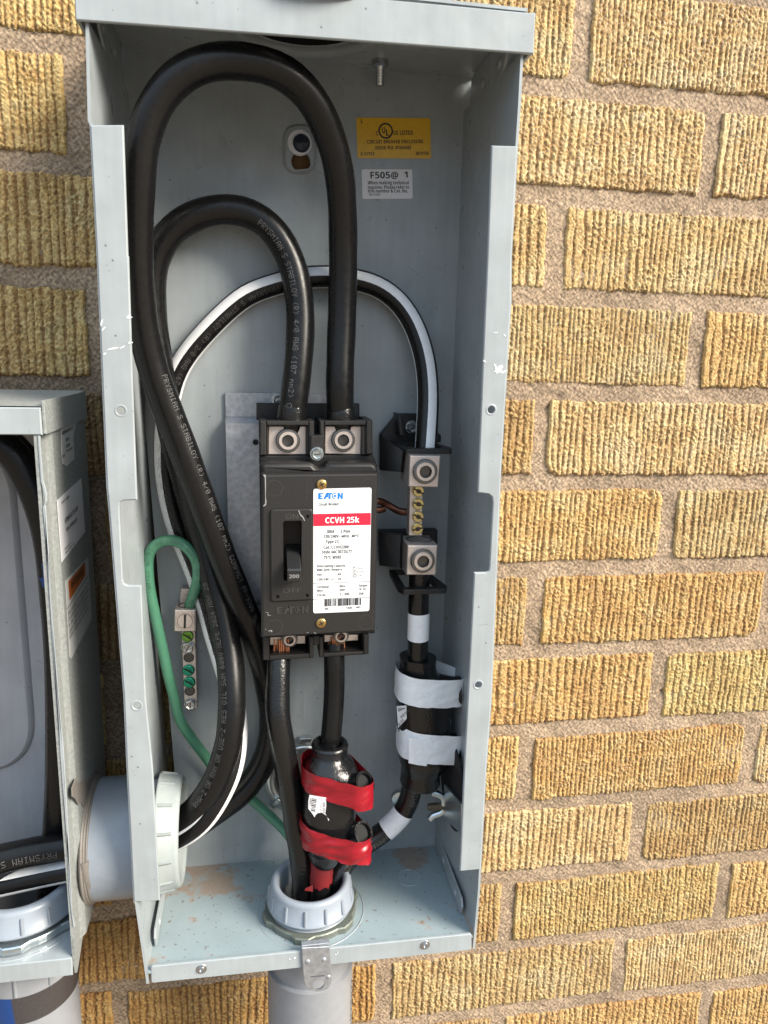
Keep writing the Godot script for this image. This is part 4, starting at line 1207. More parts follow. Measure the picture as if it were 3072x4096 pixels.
func breaker():
	# the plated mounting plate behind it
	var mb := MB.new()
	mb.prism(pg([-234, -258.2, -209.4, -258, -210.7, -389.6, -233.5, -388.8]), 36.5, 38, 0.2, [circle(-215.02, -270.27, 2.0, 14), circle(-213.96, -379.39, 1.8, 14)])
	mb.prism(pg([-234.2, -239.2, -166.7, -238.9, -166.6, -254.5, -234.2, -255]), 26.2, 28, 0.2)
	mb.face(W(-234.2, -255, 28), W(-166.6, -254.5, 28), W(-167.5, -257.6, 38), W(-234, -258.2, 38), Vector3(0, 0.7, 0.7))
	mb.face(W(-234.2, -255, 28), W(-234, -258.2, 38), W(-234.2, -258.5, 34), W(-234.3, -256.3, 27), Vector3(-1, 0, 0))
	var mp := thing("mounting_plate", "galvanised steel mounting plate behind the black circuit breaker", "mounting plate", W(-225, -385, 27))
	part("bent_plate", mb, M.galvanised, mp)
	hex_screw(mp, W(-199.9, -244.2, 28), 5.0, 0.4, M.zinc)

	var t := thing("circuit_breaker", "black two-pole circuit breaker with white and red label", "circuit breaker", W(-178, -400, 38))
	mb = MB.new()
	mb.prism(pg([-214.2, -244.9, -148.1, -244.4, -147.9, -255, -214.4, -255.6]), 39, 41, 0.3)
	part("rear_barrier", mb, M.black, t)
	# base block under the cover
	mb = MB.new()
	mb.prism(pg([-212.9, -275.2, -142.4, -274.6, -139.6, -281.2, -138.9, -393.8, -178.3, -393.6, -212.3, -394, -212.9, -279.9]), 38.2, 66, 0.8)
	mb.prism(pg([-212.9, -255.6, -141, -254.6, -140.6, -276.4, -212.8, -277]), 40, 50, 0.5)
	part("base", mb, M.black, t)
	# upper terminal walls
	mb = MB.new()
	mb.prism(pg([-212.4, -253.5, -208.4, -253.5, -208.6, -274.4, -212.7, -274.6]), 41, 72, 0.8)
	mb.prism(pg([-183.2, -253.3, -179.8, -253.2, -179.7, -262.2, -179.7, -274.1, -183.1, -274.3]), 41, 72, 0.8)
	mb.prism(pg([-208.4, -253.5, -183.2, -253.3, -183.2, -256.1, -208.4, -256.3]), 64, 72, 0.6)
	mb.prism(pg([-176.5, -253.1, -173.6, -253.1, -173.4, -273.9, -176.3, -273.9]), 41, 72, 0.8)
	mb.prism(pg([-148, -252.7, -144.1, -252.6, -143.5, -273.8, -147.6, -273.8]), 41, 72, 0.8)
	mb.prism(pg([-150.3, -256, -147.7, -256, -147.3, -274, -150, -274]), 41, 70, 0.3)
	mb.prism(pg([-173.6, -253.1, -148, -252.7, -148, -255.7, -173.6, -256]), 64, 72, 0.6)
	mb.prism(pg([-184.3, -256.3, -183, -256.3, -183, -274.1, -184.3, -274.1]), 41, 70, 0.3)
	mb.prism(pg([-208.4, -256.5, -207.4, -256.5, -207.5, -274.1, -208.6, -274.1]), 41, 70, 0.3)
	mb.prism(rounded(pg([-182.2, -261.9, -174, -261.6, -173.8, -272.2, -182.3, -272.3]), 1.0), 41, 74, 0.7)
	part("terminal_walls", mb, M.black_dusty, t)
	# lugs
	mb = MB.new(); mb.prism(pg([-207.3, -257, -184.1, -256.8, -184.1, -274.7, -207.6, -274.7]), 46, 66, 0.6)
	part("terminal_lug", mb, M.lug, t)
	mb = MB.new(); mb.prism(pg([-172.9, -256.7, -149.8, -256.6, -150, -274.6, -172.9, -274.3]), 46, 66, 0.6)
	part("terminal_lug", mb, M.lug, t)
	ring_screw(t, W(-195.5, -265.8, 66.5), 7.38)
	ring_screw(t, W(-161.5, -265.3, 66.5), 7.34)
	hex_screw(t, W(-178.3, -273, 74), 4.22, 0.05, M.zinc)
	# cover with its shoulder
	mb = MB.new()
	mb.prism(pg([-212.1, -279.5, -211.2, -278.1, -209.3, -277.7, -182.5, -277.7, -180.6, -278.9, -179.3, -280.5, -176.8, -281.2, -174, -280.5, -172.4, -278.5, -170.8, -277.7, -145.4, -277.5, -142.8, -278.9, -141.7, -281.2, -141.2, -285.4, -211.8, -285.8]), 60, 82, 2.2, [], true)
	mb.prism(pg([-211.6, -282.8, -143, -282.2, -142.8, -382.4, -212.9, -383.6]), 60, 92, 1.3, [rounded(pg([-199.6, -310.6, -188.4, -310.4, -188.6, -347.9, -199.5, -347.5]), 1.5)])
	part("cover", mb, M.black_dusty, t)
	mb = MB.new()
	mb.prism(pg([-201.4, -312.5, -185.4, -312.7, -185.3, -354.4, -201.6, -353.9]), 70, 78)
	part("toggle_well", mb, M.toggle_well, t)
	mb = MB.new()
	mb.prism(rounded(pg([-207.1, -303.3, -181.9, -303.1, -181.8, -359.8, -207, -360.3]), 2.4), 91.9, 93.6, 0.8, [rounded(pg([-199.5, -310.3, -188.5, -310.1, -188.7, -347.5, -199.4, -347.1]), 1.5), circle(-185.06, -307.69, 1.05, 12), circle(-202.88, -356.82, 1.15, 12), circle(-185.21, -356.65, 1.15, 12)])
	var es := part("toggle_escutcheon", mb, M.black_dusty, t)
	mb = MB.new()
	write(mb, "ON", W(-197.98, -309.14, 93.50), W(-190.80, -309.11, 93.50), 2.99); write(mb, "OFF", W(-199.67, -354.63, 93.50), W(-188.80, -354.63, 93.50), 2.80)
	part("lettering", mb, M.embossed, es)
	mb = MB.new()
	var hx0: float = -197.35; var hx1: float = -189.35
	var yt: float = -337.61; var yb: float = -344.89
	mb.xf = Transform3D(Basis(Vector3(0, 0, -1), Vector3(0, 1, 0), Vector3(1, 0, 0)), Vector3.ZERO)      # profile in -z, y; pushed along x
	mb.prism(pg([-103.5, yb + 0.4, -103.5, yt - 0.6, -102.6, yt + 0.5, -90, yt + 7.5, -78.3, yt + 9.5, -78.3, yb + 1.0, -102.6, yb - 0.2]), hx0, hx1, 0.4)
	var tg := part("toggle", mb, M.black, t, "toggle handle marked 200, down in the off position")
	mb = MB.new(); write(mb, "200", W(-196.45, -342.48, 103.50), W(-190.61, -342.51, 103.50), 2.23, W(0, 0, 1), true)
	part("lettering", mb, M.print, tg)
	# moulded name and the round ejector marks
	mb = MB.new()
	block_name(mb, W(-203.7, -368.4, 92), W(-184.4, -368.4, 92), 4.49, 0.3)
	part("moulded_name", mb, mat(lin(0.03, 0.028, 0.027), 0.45), t)
	mb = MB.new()
	for q in [W(-204.4, -290.9, 92), W(-148.9, -290.4, 92), W(-204.7, -376.7, 92), W(-148.9, -375.8, 92)]: ring_line(mb, q, 4.69, 0.22, 40, 0.06)
	ring_line(mb, W(-178, -264.8, 74), 2.69, 0.2, 24, 0.06)
	ring_line(mb, W(-145.5, -264.7, 72), 1.56, 0.2, 20, 0.06)
	ring_line(mb, W(-210.8, -265.2, 72), 1.59, 0.2, 20, 0.06)
	rule(mb, W(-185.4, -283.3, 92), W(-185.3, -298.8, 92), 0.22); rule(mb, W(-183.2, -283.3, 92), W(-183, -298.8, 92), 0.22)
	part("mould_marks", mb, M.embossed, t).set_meta("kind", "stuff")
	cross_screw(t, W(-176.7, -288.7, 92.2), 3.11, M.brass)
	cross_screw(t, W(-176.5, -375.2, 92.2), 3.18, M.brass)
	# paint smears
	mb = MB.new()
	mb.prism(pg([-210.6, -282.9, -209.3, -283, -209.2, -286, -209.4, -296, -209, -299.2, -209.3, -300.9, -210.7, -301.8, -211, -301.4, -209.7, -300.1, -209.7, -296, -209.8, -284.8, -210.6, -283.4]), 91.9, 92.2)
	for q in [W(-207.9, -379, 92.1), W(-206.8, -379.2, 92.1), W(-210.2, -378, 92.1), W(-208.7, -368.6, 92.1), W(-207.8, -369.2, 92.1), W(-209.4, -367.3, 92.1), W(-184.8, -381.1, 92.1), W(-180.3, -381.6, 92.1)]: chip_mark(mb, q, 1.0)
	mb.prism(pg([-190.6, -304.1, -190, -304.1, -189.2, -306.3, -187.6, -307.9, -186.6, -310.2, -187, -310.5, -188.1, -308.4, -189.5, -307]), 93.6, 93.75)
	part("paint_smears", mb, M.smear, t).set_meta("kind", "stuff")
	# lower terminals
	mb = MB.new()
	mb.prism(pg([-212, -390.7, -207.8, -390.9, -207.9, -406.9, -212.1, -406.7]), 41, 72, 0.6)
	mb.prism(pg([-182.3, -391.8, -179.5, -391.6, -179.4, -406.6, -182.3, -406.7]), 41, 72, 0.6)
	mb.prism(pg([-207.9, -403.6, -182.3, -403.5, -182.3, -406.7, -207.9, -406.8]), 41, 72, 0.6)
	mb.prism(pg([-175.9, -392.1, -173.3, -391.8, -173.2, -406.4, -175.8, -406.5]), 41, 72, 0.6)
	mb.prism(pg([-147, -392.2, -143.7, -392.1, -143.5, -405.6, -146.8, -405.8]), 41, 72, 0.6)
	mb.prism(pg([-173.3, -403.5, -146.8, -403.5, -146.8, -405.8, -173.2, -406.4]), 41, 72, 0.6)
	mb.prism(pg([-181, -391.5, -173.8, -391.7, -173.7, -398.4, -181, -398]), 41, 71, 0.6)
	part("lower_terminal_walls", mb, M.black_dusty, t)
	for a in [[pg([-207.6, -392.4, -184.2, -393.4, -184.2, -399.8, -207.6, -399.8]), W(-194.7, -395.7, 64.4)], [pg([-172.3, -393.9, -149.4, -394.8, -149.3, -399.1, -172.2, -399.3]), W(-161.2, -394.6, 64.4)]]:
		mb = MB.new(); mb.prism(a[0], 46, 64, 0.5)
		part("terminal_lug", mb, M.lug, t)
		ring_screw(t, a[1], 5.2)
	# label
	mb = MB.new()
	mb.prism(rounded(pg([-181.6, -291.5, -146.9, -290.9, -146.8, -368.4, -181.4, -368.7]), 1.4), 91.95, 92.3)
	var lb := part("rating_label", mb, M.white_label, t, "white label with red band and barcode")
	mb = MB.new(); mb.prism(pg([-181.5, -306.6, -147.1, -306.3, -147, -313.7, -181.4, -314]), 92.3, 92.42)
	part("red_band", mb, M.red_ink, lb)
	mb = MB.new(); block_name(mb, W(-178.7, -297.7, 92.3), W(-164.1, -297.6, 92.3), 3.75, 0.12)
	part("logo", mb, M.blue_ink, lb)
	mb = MB.new(); write(mb, "CCVH 25k", W(-174.46, -312.27, 92.42), W(-154.02, -312.11, 92.42), 3.54, W(0, 0, 1), true)
	part("model_lettering", mb, M.white_ink, lb)
	mb = MB.new()
	var z1 := W(0, 0, 1)
	write(mb, "Circuit Breaker", W(-178.41, -301.59, 92.30), W(-166.35, -301.46, 92.30), 1.69, W(0, 0, 1), true)
	write(mb, "200A", W(-173.65, -318.41, 92.30), W(-168.90, -318.43, 92.30), 2.02, z1, true); write(mb, "2 Pole", W(-165.21, -318.43, 92.30), W(-159.21, -318.33, 92.30), 2.03, z1, true)
	write(mb, "120/240V~ 60Hz", W(-175.40, -321.31, 92.30), W(-159.94, -321.32, 92.30), 1.84, z1, true); write(mb, "40°C", W(-158.53, -321.28, 92.30), W(-153.98, -321.30, 92.30), 1.85, z1, true)
	write(mb, "Type CC", W(-174.05, -324.73, 92.30), W(-165.91, -324.62, 92.30), 1.97, z1, true); write(mb, "Cat. CCVH2200", W(-175.36, -328.10, 92.30), W(-160.17, -328.09, 92.30), 1.97, z1, true)
	write(mb, "Style 66C3072G77", W(-176.29, -331.04, 92.30), W(-158.20, -331.03, 92.30), 1.98, z1, true); write(mb, "75°C WIRE", W(-175.25, -334.48, 92.30), W(-164.58, -334.39, 92.30), 1.98, z1, true)
	write(mb, "Interrupting Capacity", W(-179.23, -339.47, 92.30), W(-161.95, -339.50, 92.30), 1.53, z1, true); write(mb, "RMS Sym. Ampere", W(-179.22, -341.92, 92.30), W(-163.85, -341.85, 92.30), 1.53, z1, true)
	write(mb, "Volt", W(-179.21, -344.84, 92.30), W(-176.21, -344.85, 92.30), 1.47, z1, true); write(mb, "kA", W(-166.59, -344.84, 92.30), W(-164.59, -344.83, 92.30), 1.48, z1, true)
	write(mb, "120/240", W(-179.19, -347.90, 92.30), W(-172.15, -347.90, 92.30), 1.47, z1, true); write(mb, "~", W(-171.38, -348.19, 92.30), W(-168.42, -348.13, 92.30), 1.67, z1, true); write(mb, "25", W(-166.55, -347.99, 92.30), W(-164.56, -347.98, 92.30), 1.48, z1, true)
	write(mb, "Terminal", W(-179.17, -352.64, 92.30), W(-172.11, -352.65, 92.30), 1.54, z1, true); write(mb, "Wire", W(-179.16, -355.05, 92.30), W(-175.63, -355.03, 92.30), 1.54, z1, true); write(mb, "CU/AL", W(-179.15, -357.94, 92.30), W(-173.55, -357.92, 92.30), 1.54, z1, true)
	write(mb, "Wire", W(-165.47, -352.65, 92.30), W(-161.78, -352.55, 92.30), 1.55, z1, true); write(mb, "Size", W(-165.45, -354.87, 92.30), W(-162.14, -354.84, 92.30), 1.55, z1, true); write(mb, "2 - 300", W(-165.42, -357.70, 92.30), W(-159.31, -357.69, 92.30), 1.55, z1, true)
	write(mb, "Torque", W(-153.66, -352.59, 92.30), W(-148.24, -352.48, 92.30), 1.55, z1, true); write(mb, "Lb. In.", W(-153.62, -354.69, 92.30), W(-148.85, -354.63, 92.30), 1.43, z1, true); write(mb, "250", W(-153.57, -357.74, 92.30), W(-150.50, -357.70, 92.30), 1.56, z1, true)
	write(mb, "66C", W(-174.40, -366.68, 92.30), W(-171.68, -366.64, 92.30), 1.42, z1, true); write(mb, "1438", W(-161.15, -366.53, 92.30), W(-157.69, -366.52, 92.30), 1.43, z1, true); write(mb, "H03", W(-155.07, -366.41, 92.30), W(-152.32, -366.36, 92.30), 1.30, z1, true)
	rule(mb, W(-181.3, -349.6, 92.3), W(-146.9, -349.3, 92.3), 0.22); rule(mb, W(-181.4, -359.7, 92.3), W(-146.8, -359.5, 92.3), 0.22)
	rule(mb, W(-179.2, -355.6, 92.3), W(-171.8, -355.6, 92.3), 0.16); rule(mb, W(-165.4, -355.5, 92.3), W(-159.3, -355.5, 92.3), 0.16); rule(mb, W(-153.6, -355.4, 92.3), W(-148, -355.4, 92.3), 0.16)
	var x := 0.0
	while x < 1.0:
		var wd := [0.006, 0.010, 0.016, 0.024][rng.randi() % 4] as float
		if not (x > 0.33 and x < 0.35):
			rule(mb, W(-174.6, -359.9, 92.3).lerp(W(-152.2, -359.8, 92.3), x + wd * .5), W(-174.6, -364.5, 92.3).lerp(W(-152.2, -364.3, 92.3), x + wd * .5), wd * 28.0)
		x += wd + [0.008, 0.014, 0.02][rng.randi() % 3]
	ring_line(mb, W(-156.5, -340.4, 92.3), 1.09, 0.18, 24)
	write(mb, "UL", W(-157.15, -340.82, 92.30), W(-155.86, -340.78, 92.30), 0.96, z1, true); write(mb, "LISTED", W(-157.52, -342.48, 92.30), W(-155.31, -342.47, 92.30), 0.58, z1, true)
	write(mb, "E7819", W(-154.84, -339.67, 92.30), W(-152.90, -339.59, 92.30), 0.58, z1, true); write(mb, "2 POLE UNIT", W(-154.82, -341.14, 92.30), W(-150.53, -340.98, 92.30), 0.58, z1, true); write(mb, "ISS. NO. 313337", W(-157.24, -343.35, 92.30), W(-150.50, -343.06, 92.30), 0.58, z1, true); write(mb, "HACR TYPE", W(-157.36, -344.15, 92.30), W(-153.34, -344.06, 92.30), 0.52, z1, true)
	ring_line(mb, W(-156.2, -345.5, 92.3), 0.90, 0.4, 20); write(mb, "LR 83803", W(-154.87, -345.83, 92.30), W(-151.49, -345.72, 92.30), 0.58, z1, true)
	part("lettering", mb, M.ink, lb)
	mb = MB.new()
	mb.prism(rounded(pg([-158.7, -338.6, -149.3, -338.4, -149, -347.2, -158.4, -347.6]), 0.8), 92.3, 92.36)
	part("inset_sticker", mb, mat(lin(0.72, 0.72, 0.74), 0.3), lb)

# ================================================================ neutral lugs
func neutral_lugs():
	var t := thing("neutral_lug_assembly", "pair of big silver lugs on black plastic stand-offs with a screw bar between", "terminal block", W(-115, -345, 26))
	var mb := MB.new()
	# upper stand-off: slanting cheek, back web, and the loop the cable passes through
	mb.skin([[W(-132.8, -266, 32), W(-125, -271, 74), W(-125, -271.8, 74), W(-125.3, -285.2, 70), W(-132, -289.9, 30), W(-132.2, -277.8, 30)], [W(-131.7, -266.3, 28), W(-122.8, -271.5, 70), W(-122.7, -272.4, 70), W(-122.7, -285.9, 66), W(-126.9, -290.5, 26), W(-129.1, -278.3, 26)]])
	part("stand_off", mb, M.black, t)
	mb = MB.new()
	mb.prism(pg([-132.2, -265.4, -121.5, -252.1, -120.6, -251.5, -108.3, -251.3, -90.8, -265.8, -90.7, -270.4, -132.1, -270.6]), 26, 34, 0.8)
	mb.prism(pg([-123.6, -250.5, -121.2, -250.8, -118.7, -265.1, -122, -264.6]), 30, 46, 0.5)
	part("stand_off_web", mb, M.black, t)
	var yl: float = -269.86
	mb = MB.new()
	mb.xf = Transform3D(Basis(Vector3(1, 0, 0), Vector3(0, 0, -1), Vector3(0, 1, 0)), Vector3.ZERO)
	var lx0: float = -125.41; var lx1: float = -92.42
	mb.prism(rounded(pg([lx0 + 1, -36, lx1 - 6, -36, lx1, -70, lx1 - 2.4, -76.6, lx0 + 2.4, -76.6, lx0, -70]), 1.2), yl - 3.0, yl + 0.4, 0.6, [pg([lx0 + 4.4, -40, lx1 - 9, -40, lx1 - 6.5, -71, lx0 + 4.6, -71])])
	part("cable_loop", mb, M.black, t)
	hex_screw(t, W(-111.8, -259.9, 35), 4.48, 1.0, M.zinc)
	# upper lug
	var za := 84.0
	mb = MB.new(); mb.prism(pg([-122.4, -272.6, -103.1, -272.9, -103.9, -292.6, -122.7, -292.1]), 58, za, 0.7)
	part("lug", mb, M.lug, t)
	ring_screw(t, W(-112.9, -282.3, 84.5), 7.66)
	# bar and its screws
	mb = MB.new(); mb.prism(pg([-119.8, -292.7, -111.4, -292.7, -110.8, -325.5, -119.5, -325.4]), 66, 74, 0.4)
	part("bar", mb, M.lug, t)
	var i := 0
	for q in [W(-114.7, -296.2, 74), W(-114.5, -304.4, 74), W(-114.3, -312.6, 74), W(-114.4, -320.4, 74)]:
		mb = MB.new()
		mb.lathe(q, Vector3(0, 0, 1), [[3.6, -0.5], [3.6, 2.6], [3.2, 3.0], [0, 3.0]], 24)
		part("bar_screw", mb, M.yellow_zinc, t)
		mb = MB.new(); mb.xf = Transform3D(Basis(Vector3(0, 0, 1), [-0.5, -0.35, -0.5, 0.2][i]), q)
		mb.box(W(-3.3, -0.55, 2.9), W(3.3, 0.55, 3.15), 0.05)
		mb.box(W(-1.3, -1.3, 2.9), W(1.3, 1.3, 3.12), 0.05)
		part("screw_slot", mb, M.toggle_well, t)
		i += 1
	# copper bonding wire looping out behind the breaker
	var fr := frames([W(-117, -312.3, 62), W(-121.2, -312.6, 62), W(-124.4, -312.1, 60), W(-127.7, -310.4, 58), W(-131.3, -307.9, 58), W(-135, -306, 60), W(-139.2, -304.7, 62), W(-142.1, -307, 62), W(-141.4, -310.3, 62), W(-137.8, -311.2, 62), W(-133.4, -310.5, 60)], 2)
	mb = MB.new(); mb.tube(fr, 2.3, 14)
	part("bonding_wire", mb, M.dark_copper, t)
	# lower stand-off, lug and loop
	mb = MB.new()
	mb.skin([[W(-131.6, -332.9, 32), W(-124.1, -325.7, 70), W(-124.3, -344.3, 70), W(-123.8, -348, 70), W(-127.2, -354.2, 44), W(-131.1, -356.9, 32)], [W(-130.4, -333.3, 28), W(-121.6, -326.1, 66), W(-121.6, -345.5, 66), W(-121.2, -349.2, 66), W(-125.5, -355.9, 38), W(-129.5, -358.1, 28)]])
	mb.prism(pg([-131.7, -332.1, -90.8, -331.8, -90.1, -344.8, -131.4, -344]), 26, 34, 0.8)
	part("stand_off", mb, M.black, t)
	mb = MB.new(); mb.prism(pg([-121.7, -329.6, -102.3, -330, -102.7, -349.7, -121.9, -349.1]), 56, 82, 0.7)
	part("lug", mb, M.lug, t)
	mb = MB.new(); mb.lathe(W(-111, -330, 66.9), Vector3.UP, [[8.6, -0.3], [8.6, 0.55], [7.6, 0.55], [7.4, -3.0], [0, -3.0]], 30)
	part("lug_bore", mb, M.dark_steel, t)
	ring_screw(t, W(-112, -339.6, 82.5), 7.78)
	var y2: float = -360.92
	mb = MB.new()
	lx0 = -124.74; lx1 = -91.89
	mb.xf = Transform3D(Basis(Vector3(1, 0, 0), Vector3(0, 0, -1), Vector3(0, 1, 0)), Vector3.ZERO)
	mb.prism(rounded(pg([lx0 + 1, -30, lx1 - 6, -30, lx1, -70, lx1 - 2.4, -76.6, lx0 + 2.4, -76.6, lx0, -70]), 1.2), y2 - 3.0, y2 + 0.4, 0.6, [pg([lx0 + 4.8, -33, lx1 - 10, -33, lx1 - 6.5, -71, lx0 + 4.6, -71])])
	part("cable_loop", mb, M.black_dusty, t)

# ================================================================ ground bar
func ground_bar():
	var t := thing("ground_bar", "small silver ground bar with green screws on the back panel", "ground bar", W(-262, -480, 27))
	var mb := MB.new(); mb.prism(pg([-265.8, -397.6, -256.7, -398, -256.7, -454.3, -265.4, -454.2]), 30, 38, 0.4)
	mb.prism(pg([-266.7, -372.9, -256.6, -373.2, -256.7, -385.5, -267.1, -385.1]), 26.5, 30, 0.3)
	mb.prism(pg([-265.7, -369.5, -259.1, -369.7, -259.2, -373.4, -265.8, -373.2]), 27, 33, 0.3)
	part("bar", mb, M.lug, t)
	mb = MB.new(); mb.prism(pg([-268.7, -379.8, -255.4, -380.2, -255.8, -395.3, -269.4, -394.7]), 29, 46, 0.6)
	part("lug", mb, M.lug, t)
	mb = MB.new(); mb.lathe(W(-262, -380, 36.4), Vector3.UP, [[5.4, -1.0], [5.4, 0.4], [4.8, 0.4], [4.6, -3], [0, -3]], 26)
	part("lug_bore", mb, M.dark_copper, t)
	var c: Vector3 = W(-262.2, -387.3, 46)
	mb = MB.new(); mb.lathe(c, Vector3(0, 0, 1), [[6.2, 0], [6.0, 0.9], [5.3, 0.9], [5.2, 0.1], [4.8, 0.1], [4.6, 1.4], [0, 1.5]], 36)
	part("lug_screw", mb, M.lug, t)
	mb = MB.new(); mb.xf = Transform3D(Basis(Vector3(0, 0, 1), PI / 2 - 0.06), c); mb.box(W(-4.6, -0.7, 1.3), W(4.6, 0.7, 1.75), 0.1)
	part("screw_slot", mb, M.void, t)
	for q in [[W(-261.7, -401.2, 38), M.green_yellow_screw], [W(-261.8, -425.7, 38), M.green_screw], [W(-261.5, -434.5, 38), M.green_screw]]:
		mb = MB.new(); mb.lathe(q[0], Vector3(0, 0, 1), [[4.0, -0.3], [4.0, 1.0], [3.2, 1.7], [2.2, 1.5], [0, 1.4]], 24, true)
		part("ground_screw", mb, q[1], t, "green ground screw")
		mb = MB.new(); mb.xf = Transform3D(Basis(Vector3(0, 0, 1), -0.6), q[0]); mb.box(W(-3.4, -0.45, 1.3), W(3.4, 0.45, 1.75), 0.05)
		part("screw_slot", mb, M.void, t)
	hex_screw(t, W(-261.7, -408.7, 38), 4.67, 1.0, M.steel)
	hex_screw(t, W(-261.3, -450.3, 38), 4.35, 1.5, M.steel)
	for q in [W(-261.4, -416.6, 38), W(-261.5, -441.1, 38)]:
		mb = MB.new(); mb.lathe(q, Vector3(0, 0, 1), [[3.6, 0.05], [3.1, 0.4], [2.9, 0.4], [2.8, 0.1], [0, 0.1]], 24)
		part("empty_hole", mb, M.socket, t)

# ================================================================ cables
const CR := 8.6
func cables():
	var G := "thick black cables"
	# outer loop: right breaker lug, over the top, down and across to the nipple
	var A := frames([W(-161.1, -261.8, 58), W(-162, -252.9, 60), W(-163, -242.8, 62), W(-163.4, -228.6, 62), W(-162.8, -211.9, 60), W(-162, -189.8, 58), W(-161.7, -168.1, 58), W(-162.1, -149.8, 60), W(-163, -134.1, 64), W(-164.9, -118.4, 70), W(-168.6, -103.8, 76), W(-173.6, -93.2, 81), W(-180, -83.7, 87), W(-188, -76.1, 92), W(-197.4, -71.4, 97), W(-208.3, -69.4, 100), W(-219.4, -69.3, 102), W(-229, -70.2, 103), W(-238.1, -72.7, 104), W(-246.8, -76.8, 104), W(-255.2, -83.5, 103), W(-261.9, -91.7, 102), W(-267, -101.7, 101), W(-271, -115, 99), W(-273.4, -130, 96), W(-275.5, -147.6, 92), W(-276.7, -165.9, 88), W(-276.9, -184.8, 84), W(-275.6, -204.5, 80), W(-272.2, -223.6, 77), W(-267.2, -241.2, 75), W(-261, -259.5, 73), W(-254.8, -278.9, 72), W(-248.5, -299, 70), W(-242, -319.7, 68), W(-235.3, -341.1, 66), W(-227.8, -363.8, 62), W(-220.1, -388.3, 56), W(-213.1, -414.6, 48), W(-208.4, -440.7, 43), W(-206.3, -462.2, 42), W(-208.4, -482.7, 43), W(-215.3, -500, 46), W(-227.6, -513.4, 50), W(-243.4, -523.7, 53), W(-259.7, -533.4, 55), W(-275.2, -540.2, 56), W(-296.4, -543.8, 58), W(-325, -542.9, 64), W(-351.7, -539, 72), W(-377.1, -539.7, 80), W(-400.4, -544, 84)] + [W(-470, -535, 84), W(-512, -500, 78), W(-528, -440, 70), W(-530, -360, 60), W(-530, -300, 50)], 4)
	var mb := MB.new(); mb.tube(A, CR, 26, true, 0.22)
	var c := single("power_cable", mb, M.rubber, "thick black cable arching highest under the lid from the right breaker lug", "cable", W(-180, -570, 60), G)
	mb = MB.new()
	print_on(mb, "PRYSMIAN S STABILOY (R) 4/0 AWG (107 mm2) COMPACT PP-9300 AL USE-2 OR RHH OR RHW-2", A, CR, near(A, W(-266.5, -224.8, 78)), -0.75, 0.43)
	part("printing", mb, M.print, c)
	mb = MB.new(); mb.lathe(W(-162.1, -250.4, 61), Vector3(0.02, 1, 0), [[8.9, -6], [9.2, -1], [9.0, 3.5], [8.6, 4.5]], 26, true)
	part("sheath_end", mb, M.vinyl, c)
	# inner loop
	var B := frames([W(-193.6, -262, 58), W(-192.8, -253.2, 60), W(-191.1, -240.4, 60), W(-189, -223.6, 58), W(-187.4, -206.9, 55), W(-187, -190.3, 52), W(-188.5, -173.8, 50), W(-192.3, -158.9, 48), W(-199.2, -145.7, 47), W(-209.1, -135.8, 46), W(-221, -131, 45), W(-234, -130.6, 45), W(-246.5, -133.7, 44), W(-258, -139.9, 43), W(-266.9, -148.5, 42), W(-272.8, -159.2, 41), W(-275.5, -170.9, 40), W(-276.3, -187, 39), W(-275.4, -203.4, 38), W(-273.4, -222.9, 38), W(-270.4, -245.7, 38), W(-265.9, -268.7, 40), W(-260.2, -292.1, 42), W(-254.4, -315.9, 44), W(-248.9, -336.8, 47), W(-242.8, -360.4, 52), W(-237.1, -383.7, 58), W(-233.2, -406.1, 66), W(-231.8, -424.8, 74), W(-232.5, -444.2, 80), W(-236, -463.8, 82), W(-243.5, -485.1, 81), W(-254, -502.1, 79), W(-265.1, -513.9, 76), W(-281.4, -521.6, 74), W(-302.4, -516.9, 86), W(-330.3, -518.8, 86), W(-351.6, -519.2, 88), W(-372.5, -521.1, 90), W(-395.8, -525.2, 92)] + [W(-460, -524, 92), W(-494, -492, 88), W(-506, -440, 80), W(-508, -370, 66), W(-508, -300, 54)], 4)
	mb = MB.new(); mb.tube(B, CR, 26, true, 0.22)
	c = single("power_cable", mb, M.rubber, "thick black cable of the inner loop, from the left breaker lug", "cable", W(-200, -570, 60), G)
	mb = MB.new()
	print_on(mb, "PRYSMIAN S STABILOY (R) 4/0 AWG (107 mm2) COMPACT", B, CR, near(B, W(-211.3, -136.4, 46)), -0.35, 0.43, true)
	print_on(mb, "RHW-2 OR RHH OR USE-2 RES OIL SUN 600V XLPE 2024 NOV 20", B, CR, near(B, W(-260.3, -494.4, 90)), 0.55, 0.43, true)
	print_on(mb, "PRYSMIAN S STABILOY (R) 4/0", B, CR, near(B, W(-341, -519, 87)), 0.1, 0.5)
	part("printing", mb, M.print, c)
	mb = MB.new(); mb.lathe(W(-192.8, -249.9, 60), Vector3(0.1, 1, 0), [[8.9, -6], [9.2, -1], [9.0, 4.0], [8.6, 5.5]], 26, true)
	part("sheath_end", mb, M.vinyl, c)
